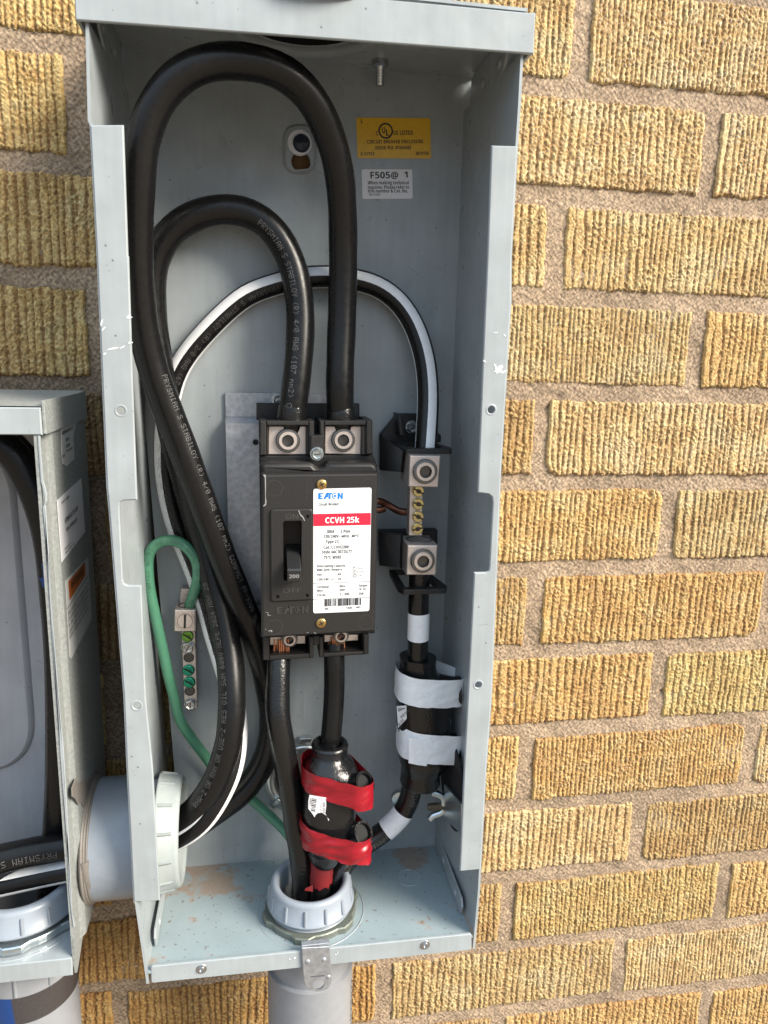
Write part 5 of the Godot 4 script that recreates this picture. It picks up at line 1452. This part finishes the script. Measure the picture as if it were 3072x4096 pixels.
	# neutral with white stripes
	var N := frames([W(-108.8, -279.8, 66), W(-108, -271.2, 64), W(-106.9, -259.8, 60), W(-105.3, -242.5, 54), W(-105.5, -223.7, 48), W(-108.6, -207.1, 44), W(-115, -190.9, 40), W(-125.1, -177.8, 37), W(-137.9, -169.8, 35), W(-154.6, -166.1, 34), W(-173.4, -165.4, 34), W(-190.3, -168, 33), W(-205.3, -172.4, 32), W(-219.7, -178.5, 32), W(-231.9, -188.4, 31), W(-243.6, -200.1, 31), W(-254.8, -212.9, 30), W(-263.2, -225.7, 30), W(-268.2, -240.3, 30), W(-271, -255, 30), W(-272.8, -272.9, 30), W(-272.8, -290.8, 31), W(-270.9, -307.5, 32), W(-267.3, -324.4, 33), W(-261.3, -341.5, 34), W(-255.1, -358.9, 35), W(-249.5, -377.8, 37), W(-244.3, -398.2, 40), W(-238.4, -418, 45), W(-233, -435.1, 52), W(-229.7, -451.4, 60), W(-229.8, -467.2, 68), W(-232.8, -480.9, 74), W(-239.7, -495, 79), W(-249.9, -509.9, 82), W(-261.8, -521, 80), W(-275.5, -529.3, 77), W(-292.7, -532.2, 80), W(-319.5, -532.3, 88), W(-348, -538.1, 86), W(-376.2, -544, 84), W(-400.6, -547.2, 84)] + [W(-450, -548, 70), W(-480, -520, 56), W(-486, -450, 48), W(-486, -380, 44), W(-486, -300, 40)], 4)
	mb = MB.new(); mb.tube(N, 7.0, 24)
	c = single("neutral_cable", mb, M.rubber, "black neutral cable with white stripes curving to the upper silver lug", "cable", W(-150, -560, 50))
	for k in 3:
		mb = MB.new()
		mb.stripe(N, 7.0, [0.16 + k * TAU / 3.0, 2.0 + k * TAU / 3.0], 0.44, 0.06)
		part("white_stripe", mb, M.stripe, c)
	mb = MB.new()
	print_on(mb, "PRYSMIAN S STABILOY (R) 2/0 AWG (67.4 mm2) COMPACT", N, 7.0, near(N, W(-200.1, -170.6, 33)), -0.42, 0.42)
	print_on(mb, "AL USE-2 OR RHH OR RHW-2 XLPE 600V SUN RES 2024 NOV 20 11", N, 7.0, near(N, W(-272.8, -272.9, 30)), 0.3, 0.42)
	part("printing", mb, M.print_dim, c)
	# green ground wire
	var Gr := frames([W(-261.5, -383.9, 36), W(-260, -380.2, 38), W(-258.2, -374.5, 42), W(-256, -368.6, 46), W(-253.9, -361.5, 50), W(-252.5, -355.1, 52), W(-252.4, -349.1, 53), W(-253.6, -343.3, 53), W(-257, -338.1, 52), W(-261.6, -333.8, 51), W(-266.7, -331.8, 50), W(-271.8, -331.7, 49), W(-276.4, -333.4, 48), W(-280.4, -336.4, 48), W(-283.1, -341.1, 47), W(-284.2, -347.1, 46), W(-284.3, -353.5, 46), W(-284.1, -362.9, 45), W(-283.1, -372.4, 44), W(-281.7, -382.7, 43), W(-280.2, -393.1, 42), W(-278.7, -403.7, 41), W(-277.3, -413, 40), W(-276, -422.1, 40), W(-274.5, -432.3, 39), W(-272.6, -442, 38), W(-270.6, -454, 37), W(-268.2, -465.4, 36), W(-251.3, -494.9, 35), W(-241.5, -510.7, 34), W(-225.5, -525.2, 34), W(-209.1, -541.7, 36), W(-196.1, -553.9, 42), W(-186.8, -564.2, 55), W(-182.6, -578, 62), W(-181.5, -597.4, 66), W(-181.7, -620.6, 70)], 3)
	mb = MB.new(); mb.tube(Gr, 3.5, 18)
	c = single("ground_wire", mb, M.green, "green insulated ground wire bent over into the small silver lug", "wire", W(-270, -480, 40))
	mb = MB.new(); print_on(mb, "OR TWN75 OR THWN 600V 04/14/25 23:05)", Gr, 3.5, 12.0, 0.1, 0.42)
	part("printing", mb, M.ink, c)
	# leads from the breaker's lower lugs
	var C := frames([W(-201.7, -407.3, 62), W(-201.8, -411, 64), W(-202.3, -419.5, 68), W(-203, -430.6, 72), W(-202.9, -441.6, 76), W(-201, -457, 78), W(-198.4, -473.8, 78), W(-195.7, -491.4, 77), W(-192.9, -509.4, 76), W(-191.1, -526.9, 76), W(-188, -547.7, 77), W(-186.5, -565, 78), W(-186.5, -586.9, 78), W(-186.5, -616.6, 78)], 3)
	mb = MB.new(); mb.tube(C, 8.0, 22, true, 0.35)
	c = single("taped_cable", mb, M.vinyl, "glossy black taped cable from the left lower lug into the floor bushing", "cable", W(-200, -600, 78))
	mb = MB.new(); strands(mb, W(-205.6, -402.6, 66), W(-194.6, -402.4, 66), 7.0, 9); part("copper_strands", mb, M.copper, c)
	var D := frames([W(-165.2, -401.4, 62), W(-165.4, -412.9, 65), W(-165.3, -429, 66), W(-166, -444.6, 68), W(-167.3, -460.3, 70), W(-168.9, -479.4, 72), W(-169.9, -495.3, 74)], 3)
	mb = MB.new(); mb.tube(D, 6.9, 22)
	c = single("black_lead", mb, M.rubber, "straight black lead from the right lower lug into the red taped connector", "cable", W(-180, -480, 70))
	mb = MB.new(); strands(mb, W(-170, -401.3, 66), W(-158.1, -401.1, 66), 6.0, 9); part("copper_strands", mb, M.copper, c)
	# neutral lead down to the white taped connector and out below it
	var E := frames([W(-109.7, -340.9, 66), W(-109.8, -356.6, 66), W(-109.9, -372.6, 66), W(-109.5, -392.1, 66), W(-108.7, -412.8, 64), W(-108.1, -430.5, 62)], 4)
	mb = MB.new(); mb.tube(E, 6.9, 22)
	c = single("black_lead", mb, M.vinyl, "black lead with white tape between the lower silver lug and its connector", "cable", W(-120, -470, 64))
	mb = MB.new(); mb.tube(frames([W(-109.5, -379.7, 66), W(-109.3, -388.8, 66), W(-109.2, -398.5, 65.5)], 3), 7.3, 26, false)
	part("white_tape", mb, M.white_tape, c)
	var F := frames([W(-107.7, -495.7, 58), W(-107.9, -510.2, 58), W(-109.3, -521, 58), W(-113.7, -532.5, 58), W(-121.5, -542.2, 58), W(-132.2, -550.2, 59), W(-144.6, -555.8, 62), W(-155.2, -560.6, 68), W(-162.1, -567.9, 73), W(-166.2, -579.8, 76), W(-168.2, -596.4, 78), W(-168.7, -618.9, 78)], 3)
	mb = MB.new(); mb.tube(F, 7.4, 22)
	c = single("taped_cable", mb, M.vinyl, "black cable with white tape band slanting down behind the red connector", "cable", W(-150, -590, 70))
	mb = MB.new(); mb.tube(cut(F, near(F, W(-113.7, -531.7, 58)) - 2.0, near(F, W(-126.8, -546.2, 58))), 7.8, 26, false)
	part("white_tape", mb, M.white_tape, c)
	mb = MB.new(); print_on(mb, "GASOLINE AND OIL RES", F, 7.4, near(F, W(-107.3, -510.2, 58)) + 14.0, -0.1, 0.52, true); print_on(mb, "OR THWN", F, 7.4, near(F, W(-128.9, -548.2, 59)) + 20.0, -0.1, 0.52, true)
	part("printing", mb, M.print, c)
	# stub below the red connector
	var H := frames([W(-174.1, -538.9, 86), W(-174.3, -549.5, 86), W(-175.1, -562.6, 85), W(-175.9, -575.9, 84), W(-176.2, -595.8, 82), W(-176.6, -619.9, 80)], 3)
	mb = MB.new(); mb.tube(H, 7.2, 22)
	c = single("taped_cable", mb, M.vinyl, "cable stub wrapped in torn red tape entering the floor bushing", "cable", W(-180, -610, 84))
	mb = MB.new()
	var f := FastNoiseLite.new(); f.frequency = 0.16; f.seed = 3
	var top := near(H, W(-174.3, -545.9, 86)); var k := 30
	for i in k:
		var rows := 12
		var l0 := 19.0 + f.get_noise_2d(i * 3.0, 0) * 7.0
		for j in rows:
			var q := []
			for cc in [[i, j], [i + 1, j], [i + 1, j + 1], [i, j + 1]]:
				var ll: float = (19.0 + f.get_noise_2d((cc[0] % k) * 3.0, 0) * 7.0)
				var Fm := at_length(H, top - 3.0 + ll * cc[1] / rows)
				var a: float = TAU * cc[0] / k
				var d: Vector3 = Fm[2] * cos(a) + Fm[3] * sin(a)
				q.append([Fm[0] + d * (7.6 + f.get_noise_2d((cc[0] % k) * 5.0, cc[1] * 6.0) * 0.5), d])
			mb.smooth(q[0][0], q[1][0], q[2][0], q[3][0], q[0][1], q[1][1], q[2][1], q[3][1])
	mb.plate([H[6][0] + W(-6, 0, 6), H[6][0] + W(-11, -2, 6), H[6][0] + W(-11.5, -3.5, 6), H[6][0] + W(-6, -5, 7)], W(0, 0, 1), 0.4)
	part("red_tape", mb, M.red_worn, c)

func strands(mb: MB, a: Vector3, b: Vector3, h: float, n: int):
	for i in n:
		var p := a.lerp(b, (i + 0.5) / n) + W(0, -h * 0.4, rng.randf_range(-1, 1) - absf(i - n * 0.5) * 0.5)
		mb.tube([[p, Vector3.UP, W(0, 0, 1), W(1, 0, 0), 0.0], [p + W((n * 0.5 - i) * 0.12, h * 1.4, 0), Vector3.UP, W(0, 0, 1), W(1, 0, 0), h]], 0.5, 8, false)

func near(fr: Array, q: Vector3) -> float:
	var best := 1e9; var s := 0.0
	for f in fr:
		var d: float = (f[0] - q).length_squared()
		if d < best: best = d; s = f[4]
	return s
func cut(fr: Array, a: float, b: float) -> Array:
	var r := []
	for f in fr:
		if f[4] >= a and f[4] <= b: r.append(f)
	return r

# ================================================================ insulated tap connectors
# outline rows [left point, right point, half depth, exponent] down the body
func body_of(rows: Array, k := 44) -> MB:
	var sec := []
	for r in rows:
		var a: Vector3 = r[0]; var b: Vector3 = r[1]
		sec.append([(a + b) * 0.5, (b - a) * 0.5, Vector3(0, 0, -r[2]), r[3]])
	var mb := MB.new(); mb.loft(sec, k)
	return mb

# a band of tape pulled round a body and its side port: hull outline in plan, sagging edges
func band(rows: Array, at_row: int, port: Vector3, yl: float, yr: float, hl: float, hr: float, wrinkle: float, seed_no: int) -> MB:
	var f := FastNoiseLite.new(); f.seed = seed_no; f.frequency = 0.05; f.fractal_octaves = 2
	var r: Array = rows[at_row]
	var mid3: Vector3 = (r[0] + r[1]) * 0.5
	var hw: float = (r[1].x - r[0].x) * 0.5 + 0.8; var hd: float = r[2] + 0.8
	var pts := circle(port.x, port.z, port.y, 28)
	for i in 48:
		var t := TAU * i / 48.0
		pts.append(Vector2(mid3.x + hw * signf(cos(t)) * pow(absf(cos(t)), 2.0 / r[3]), mid3.z + hd * signf(sin(t)) * pow(absf(sin(t)), 2.0 / r[3])))
	pts = Geometry2D.convex_hull(pts)
	pts.remove_at(pts.size() - 1)
	var even := PackedVector2Array()
	for i in pts.size():
		var a := pts[i]; var b := pts[(i + 1) % pts.size()]
		var m := maxi(1, int((b - a).length() / 1.2))
		for j in m: even.append(a.lerp(b, float(j) / m))
	var x0 := 1e9; var x1 := -1e9
	for q in even: x0 = minf(x0, q.x); x1 = maxf(x1, q.x)
	var rings := []
	var steps := 18
	for j in steps + 1:
		var ring := PackedVector3Array()
		for q in even:
			var t := (q.x - x0) / (x1 - x0)
			var hh := lerpf(hl, hr, t) + f.get_noise_2d(q.x * 1.2, q.y * 1.2 + 50) * wrinkle * 1.2
			var y := lerpf(yl, yr, t) - hh * j / steps + f.get_noise_2d(q.x * 1.3 + 300.0, q.y * 1.3) * wrinkle * lerpf(0.4, 1.3, float(j) / steps)
			var mid := Vector2((x0 + x1) * 0.5, mid3.z)
			var o := (q - mid).normalized() * ((f.get_noise_3d(q.x * 0.7 + y * 0.5, y * 2.6 - q.x * 0.9, q.y * 0.7) + 0.25) * wrinkle * 0.9)
			ring.append(Vector3(q.x + o.x, y, q.y + o.y))
		rings.append(ring)
	var mb := MB.new(); mb.skin(rings, false)
	return mb

func connectors():
	# white taped, on the neutral
	var t := thing("tap_connector", "black insulated connector wrapped in two white tape bands", "connector", W(-115, -540, 62))
	var z := 60.0
	var rows := [
		[W(-120.3, -413.2, 60), W(-95, -414.4, 60), 12.4, 2.0], [W(-120, -416.9, 60), W(-95, -418.1, 60), 12.2, 2.0], [W(-119.9, -422.1, 60), W(-94.6, -423.3, 60), 12.4, 2.1],
		[W(-120.4, -426.9, 60), W(-91.5, -428.4, 60), 13.6, 2.4], [W(-121.3, -430.9, 60), W(-87, -432.8, 60), 16.4, 2.7], [W(-121.5, -442.9, 60), W(-84.3, -445.1, 60), 17.0, 2.8],
		[W(-121, -454.3, 60), W(-84.4, -456.6, 60), 17.0, 2.8], [W(-120.3, -465.8, 60), W(-83.4, -468.2, 60), 17.0, 2.8], [W(-119.4, -481.4, 60), W(-82.2, -484, 60), 17.0, 2.8],
		[W(-118.5, -490, 60), W(-83, -492.6, 60), 16.2, 2.7], [W(-116.5, -496.5, 60), W(-87.9, -498.6, 60), 13.4, 2.3], [W(-116.8, -502, 60), W(-89.1, -504.1, 60), 12.6, 2.0], [W(-117.3, -507.5, 60), W(-88.5, -509.8, 60), 12.8, 2.0], [W(-116.2, -510.1, 60), W(-89.6, -512.3, 60), 12.0, 2.0]]
	part("body", body_of(rows), M.vinyl, t)
	for q in [[W(-87.8, -438, 64), W(-75.9, -437.7, 66), 12.06], [W(-85.9, -481.9, 64), W(-73.5, -481.6, 66), 12.85]]:
		var mb := MB.new()
		var d: Vector3 = (q[1] - q[0]) * 0.86
		mb.lathe(q[0], d, [[q[2] * 0.98, -d.length() * 0.5], [q[2] * 0.86, d.length() * 0.1], [q[2] * 0.8, d.length() * 0.5], [q[2] * 0.84, d.length() * 0.96], [q[2] * 0.7, d.length() * 0.96], [q[2] * 0.66, d.length() * 0.6], [0, d.length() * 0.55]], 32, false)
		part("port_cap", mb, M.vinyl, t)
	var xl: float = -122.44; var xr: float = -74.98
	var y0: float = -420.72; var y1: float = -441.21
	part("tape_band", band(rows, 5, W(xr - 12.0, 12.0, 64), y0, -426.45, y0 - y1, -426.45 - -446.02, 0.5, 4), M.white_tape, t)
	xl = -120.71; xr = -72.35
	y0 = -459.74; y1 = -481.97
	var flap := MB.new(); flap.prism(pg([-116.2, -464, -111.3, -464.8, -99.4, -467.2, -100.8, -474.1, -103, -486, -109.2, -484.7, -115.6, -482.8]), 77.4, 78.1, 0.05)
	part("tape_end", flap, M.white_tape, t)
	part("tape_band", band(rows, 8, W(xr - 12.0, 12.0, 64), y0, -468.14, y0 - y1, -468.14 - -489.11, 0.5, 11), M.white_tape, t)
	var mb := MB.new()
	mb.plate([W(-123.8, -443.6, 72), W(-116.8, -442.7, 77.6), W(-112.8, -444.9, 78.2), W(-112.5, -446.5, 78.2), W(-122.6, -459.2, 73.6), W(-122.9, -453.3, 72)], W(-0.16, 0, 1), 0.25)
	var y := part("wire_range_label", mb, M.white_label, t, "white printed sticker between the tape bands")
	mb = MB.new()
	write(mb, "WIRE RANGE", W(-121, -450.5, 76.3), W(-115.5, -443.5, 78.4), 1.7, W(-0.16, 0, 1), true)
	write(mb, "QWS-D3/0", W(-122.4, -456.9, 75.1), W(-119.2, -451.5, 77.1), 1.9, W(-0.16, 0, 1), true)
	for i in 7: rule(mb, W(-123.3, -443.4, 74.1).lerp(W(-118.7, -442.8, 76.9), i / 6.0), W(-122.6, -446.6, 74.3).lerp(W(-120.4, -443.6, 76.7), i / 6.0), 0.35, W(-0.16, 0, 1))
	part("lettering", mb, M.ink, y)

	# red taped, on the line
	t = thing("tap_connector", "black insulated connector wrapped in two wrinkled red tape bands", "connector", W(-180, -570, 84))
	z = 84.0
	rows = [
		[W(-180.9, -466.3, 76), W(-157, -468, 76), 12.0, 2.0], [W(-180.7, -470, 77), W(-157.3, -471.7, 77), 11.8, 2.0], [W(-181, -472.7, 78), W(-156.9, -474.4, 78), 12.0, 2.0],
		[W(-183.9, -475.5, 79), W(-153.3, -477.8, 79), 14.6, 2.2], [W(-186, -479, 80), W(-151, -481.7, 80), 16.4, 2.5], [W(-186.7, -484.2, 81), W(-149.5, -487.1, 81), 17.0, 2.6],
		[W(-187, -492.1, 82), W(-151, -495.1, 82), 17.0, 2.6], [W(-187.1, -501.6, 84), W(-152, -504.6, 84), 17.0, 2.7], [W(-187.5, -511.4, 85), W(-152.7, -514.5, 85), 17.0, 2.7],
		[W(-187.7, -519.7, 86), W(-152, -523, 86), 17.0, 2.7], [W(-186.6, -526.7, 87), W(-152.7, -529.9, 87), 17.0, 2.5], [W(-184.6, -533, 87), W(-157.4, -535.6, 87), 13.6, 2.2], [W(-184.1, -536.1, 87), W(-161.5, -538.3, 87), 12.4, 2.0], [W(-183.6, -540.7, 87), W(-162.8, -542.8, 87), 11.6, 2.0], [W(-181.2, -544.8, 87), W(-164.8, -546.4, 87), 9.5, 2.0]]
	part("body", body_of(rows), M.vinyl, t)
	mb = MB.new()
	mb.torus(W(-168.9, -466.8, 76), W(0, 1, 0.05), 9.9, 2.4, 40, 10)
	part("neck_rim", mb, M.vinyl, t)
	for q in [[W(-155.7, -490.3, 90), W(-146, -481, 100), 8.79], [W(-155.7, -523.1, 94), W(-147.2, -513.9, 104), 8.29]]:
		mb = MB.new()
		var d: Vector3 = (q[1] - q[0])
		mb.lathe(q[0], d, [[q[2] * 1.3, -d.length() * 0.5], [q[2] * 0.95, d.length() * 0.2], [q[2] * 0.9, d.length() * 0.8], [q[2] * 0.72, d.length() * 0.8], [q[2] * 0.66, d.length() * 0.5], [0, d.length() * 0.45]], 32, false)
		part("port_cap", mb, M.vinyl, t)
		mb = MB.new(); mb.lathe(q[0], d, [[q[2] * 0.68, d.length() * 0.62], [0, d.length() * 0.6]], 28)
		part("port_bore", mb, M.void, t)
	xl = -187.51; xr = -142.17
	y0 = -472.57; y1 = -486.64
	part("tape_band", band(rows, 6, W(xr - 11.0, 10.9, 95), y0, -482.11, y0 - y1, -482.11 - -500.06, 1.1, 23), M.red_tape, t)
	xl = -188.35; xr = -143.87
	y0 = -509.92; y1 = -527.95
	part("tape_band", band(rows, 9, W(xr - 11.0, 10.9, 99), y0, -518.49, (y0 - y1) * 0.86, -517.01 - -535.18, 2.0, 31), M.red_tape, t)
	mb = MB.new()
	mb.plate([W(-183.7, -488.5, 97.5), W(-173.8, -489.7, 102), W(-173.8, -495.7, 102.6), W(-174.4, -500.6, 102.8), W(-171.8, -505, 103), W(-172.8, -506, 103), W(-180.4, -504.5, 101.6), W(-182.9, -500.3, 100), W(-184.8, -497.9, 99), W(-184.6, -492.6, 98.2)], W(-0.22, 0.05, 1), 0.25)
	y = part("barcode_label", mb, M.white_label, t, "white barcode sticker below the upper red band")
	mb = MB.new()
	for i in 8: rule(mb, W(-182.2, -489.5, 100.2).lerp(W(-183, -497.2, 100.8), i / 7.0), W(-179.5, -489.3, 101.8).lerp(W(-180.5, -497.2, 102.2), i / 7.0), [0.5, 0.9, 0.4][i % 3], W(-0.22, 0.05, 1))
	write(mb, "QWS-D3/0", W(-175.7, -491.1, 102.6), W(-175.9, -498.4, 103.2), 1.6, W(-0.22, 0.05, 1), true)
	write(mb, "CU 3/0", W(-177.3, -492.7, 102.4), W(-177.7, -497.3, 103), 1.2, W(-0.22, 0.05, 1))
	write(mb, "23037", W(-183.6, -489.2, 99.8), W(-184, -494.3, 100.2), 1.7, W(-0.22, 0.05, 1), true)
	part("lettering", mb, M.ink, y)
	ring_line(mb, W(-178.5, -502.6, 99.8), 2.4, 0.5, 20)

# ================================================================ knockout seals, wing nut
func knockout_hardware():
	# disc seal low on the back panel
	var c: Vector3 = W(-183.7, -520.8, 26)
	var t := thing("knockout_seal", "round steel knockout seal on the back panel behind the taped cables", "knockout seal", c, "knockout seals")
	var R: float = 27.74
	var mb := MB.new(); mb.lathe(c, W(0, 0, 1), [[R, 0], [R, 0.8], [R * 0.93, 2.2], [R * 0.86, 2.4], [R * 0.80, 1.2], [R * 0.74, 0.9]], 56, true)
	part("rim", mb, M.zinc, t)
	mb = MB.new(); mb.lathe(c, W(0, 0, 1), [[R * 0.75, 1.0], [R * 0.7, 1.6], [0, 1.8]], 48, true)
	part("disc", mb, mat(lin(0.06, 0.05, 0.047), 0.4), t)
	for q in [[W(-182.2, -487.6, 30), 0.0], [W(-203.8, -536.6, 30), 0.9]]:
		mb = MB.new(); mb.xf = Transform3D(Basis(Vector3(0, 0, 1), q[1]), q[0]); mb.box(W(-4.2, -1.8, -3), W(4.2, 1.8, 1), 0.4)
		part("clip", mb, M.zinc, t)
	# right wall: black opening closed by a bar and a wing nut
	var wx := -82.2
	c = W(-82, -502.3, 73.3)
	t = thing("knockout_seal", "steel strap with a wing nut across the knockout in the right wall", "knockout seal", c, "knockout seals")
	mb = MB.new(); mb.lathe(W(wx, c.y - 4, c.z - 4), W(-1, 0, 0), [[31, -0.6], [31, 0.4], [29, 0.9], [0, 0.9]], 48)
	part("outer_plate", mb, M.void, t)
	mb = MB.new()
	mb.plate([W(-84, -511.2, 61), W(-84, -498.6, 104.8), W(-84, -517.5, 108), W(-84, -521.4, 101.5), W(-84, -533.9, 71.6), W(-84, -536.4, 62.3)], W(-1, 0, 0), 1.5, 0.4)
	part("strap", mb, M.zinc, t)
	var n: Vector3 = W(-84.4, -529.4, 60)
	mb = MB.new()
	mb.lathe(n + W(2, 0, 0), W(-1, 0, 0), [[2.2, -10], [2.2, 14]], 16)
	for i in 9: mb.torus(n + W(0.5 - i * 1.35, 0, 0), W(1, 0, 0), 2.4, 0.45, 18, 6)
	part("bolt", mb, mat(lin(0.20, 0.16, 0.11), 0.5, 0.7), t)
	mb = MB.new()
	mb.lathe(n + W(5, 0, 0), W(-1, 0, 0), [[6.5, 0], [6.2, 3], [4.2, 6], [2.4, 6]], 26, true)
	for s in [0, 1]:
		var fr := frames([[W(-85.2, -527.8, 60), W(-85, -524, 60), W(-87.6, -520.7, 60), W(-91.2, -518.9, 60), W(-94.8, -517.8, 60)], [W(-84.7, -531.7, 60), W(-86.3, -534.7, 60), W(-89.9, -535.5, 60), W(-93, -536.4, 60), W(-94.8, -538.9, 60)]][s], 1.5)
		for i in fr.size(): fr[i][2] *= 1.8
		mb.tube(fr, 2.0, 12)
	part("wing_nut", mb, M.zinc, t)
	# small flat washer seen past the white-taped cable
	c = W(-111, -543, 26)
	mb = MB.new(); mb.lathe(c, W(0, 0, 1), [[0, 1.6], [2, 1.6], [5.41, 1.2], [5.88, 0]], 28)
	single("panel_screw", mb, M.zinc, "flat silver screw head on the back panel above the slanting cable", "screw", c)
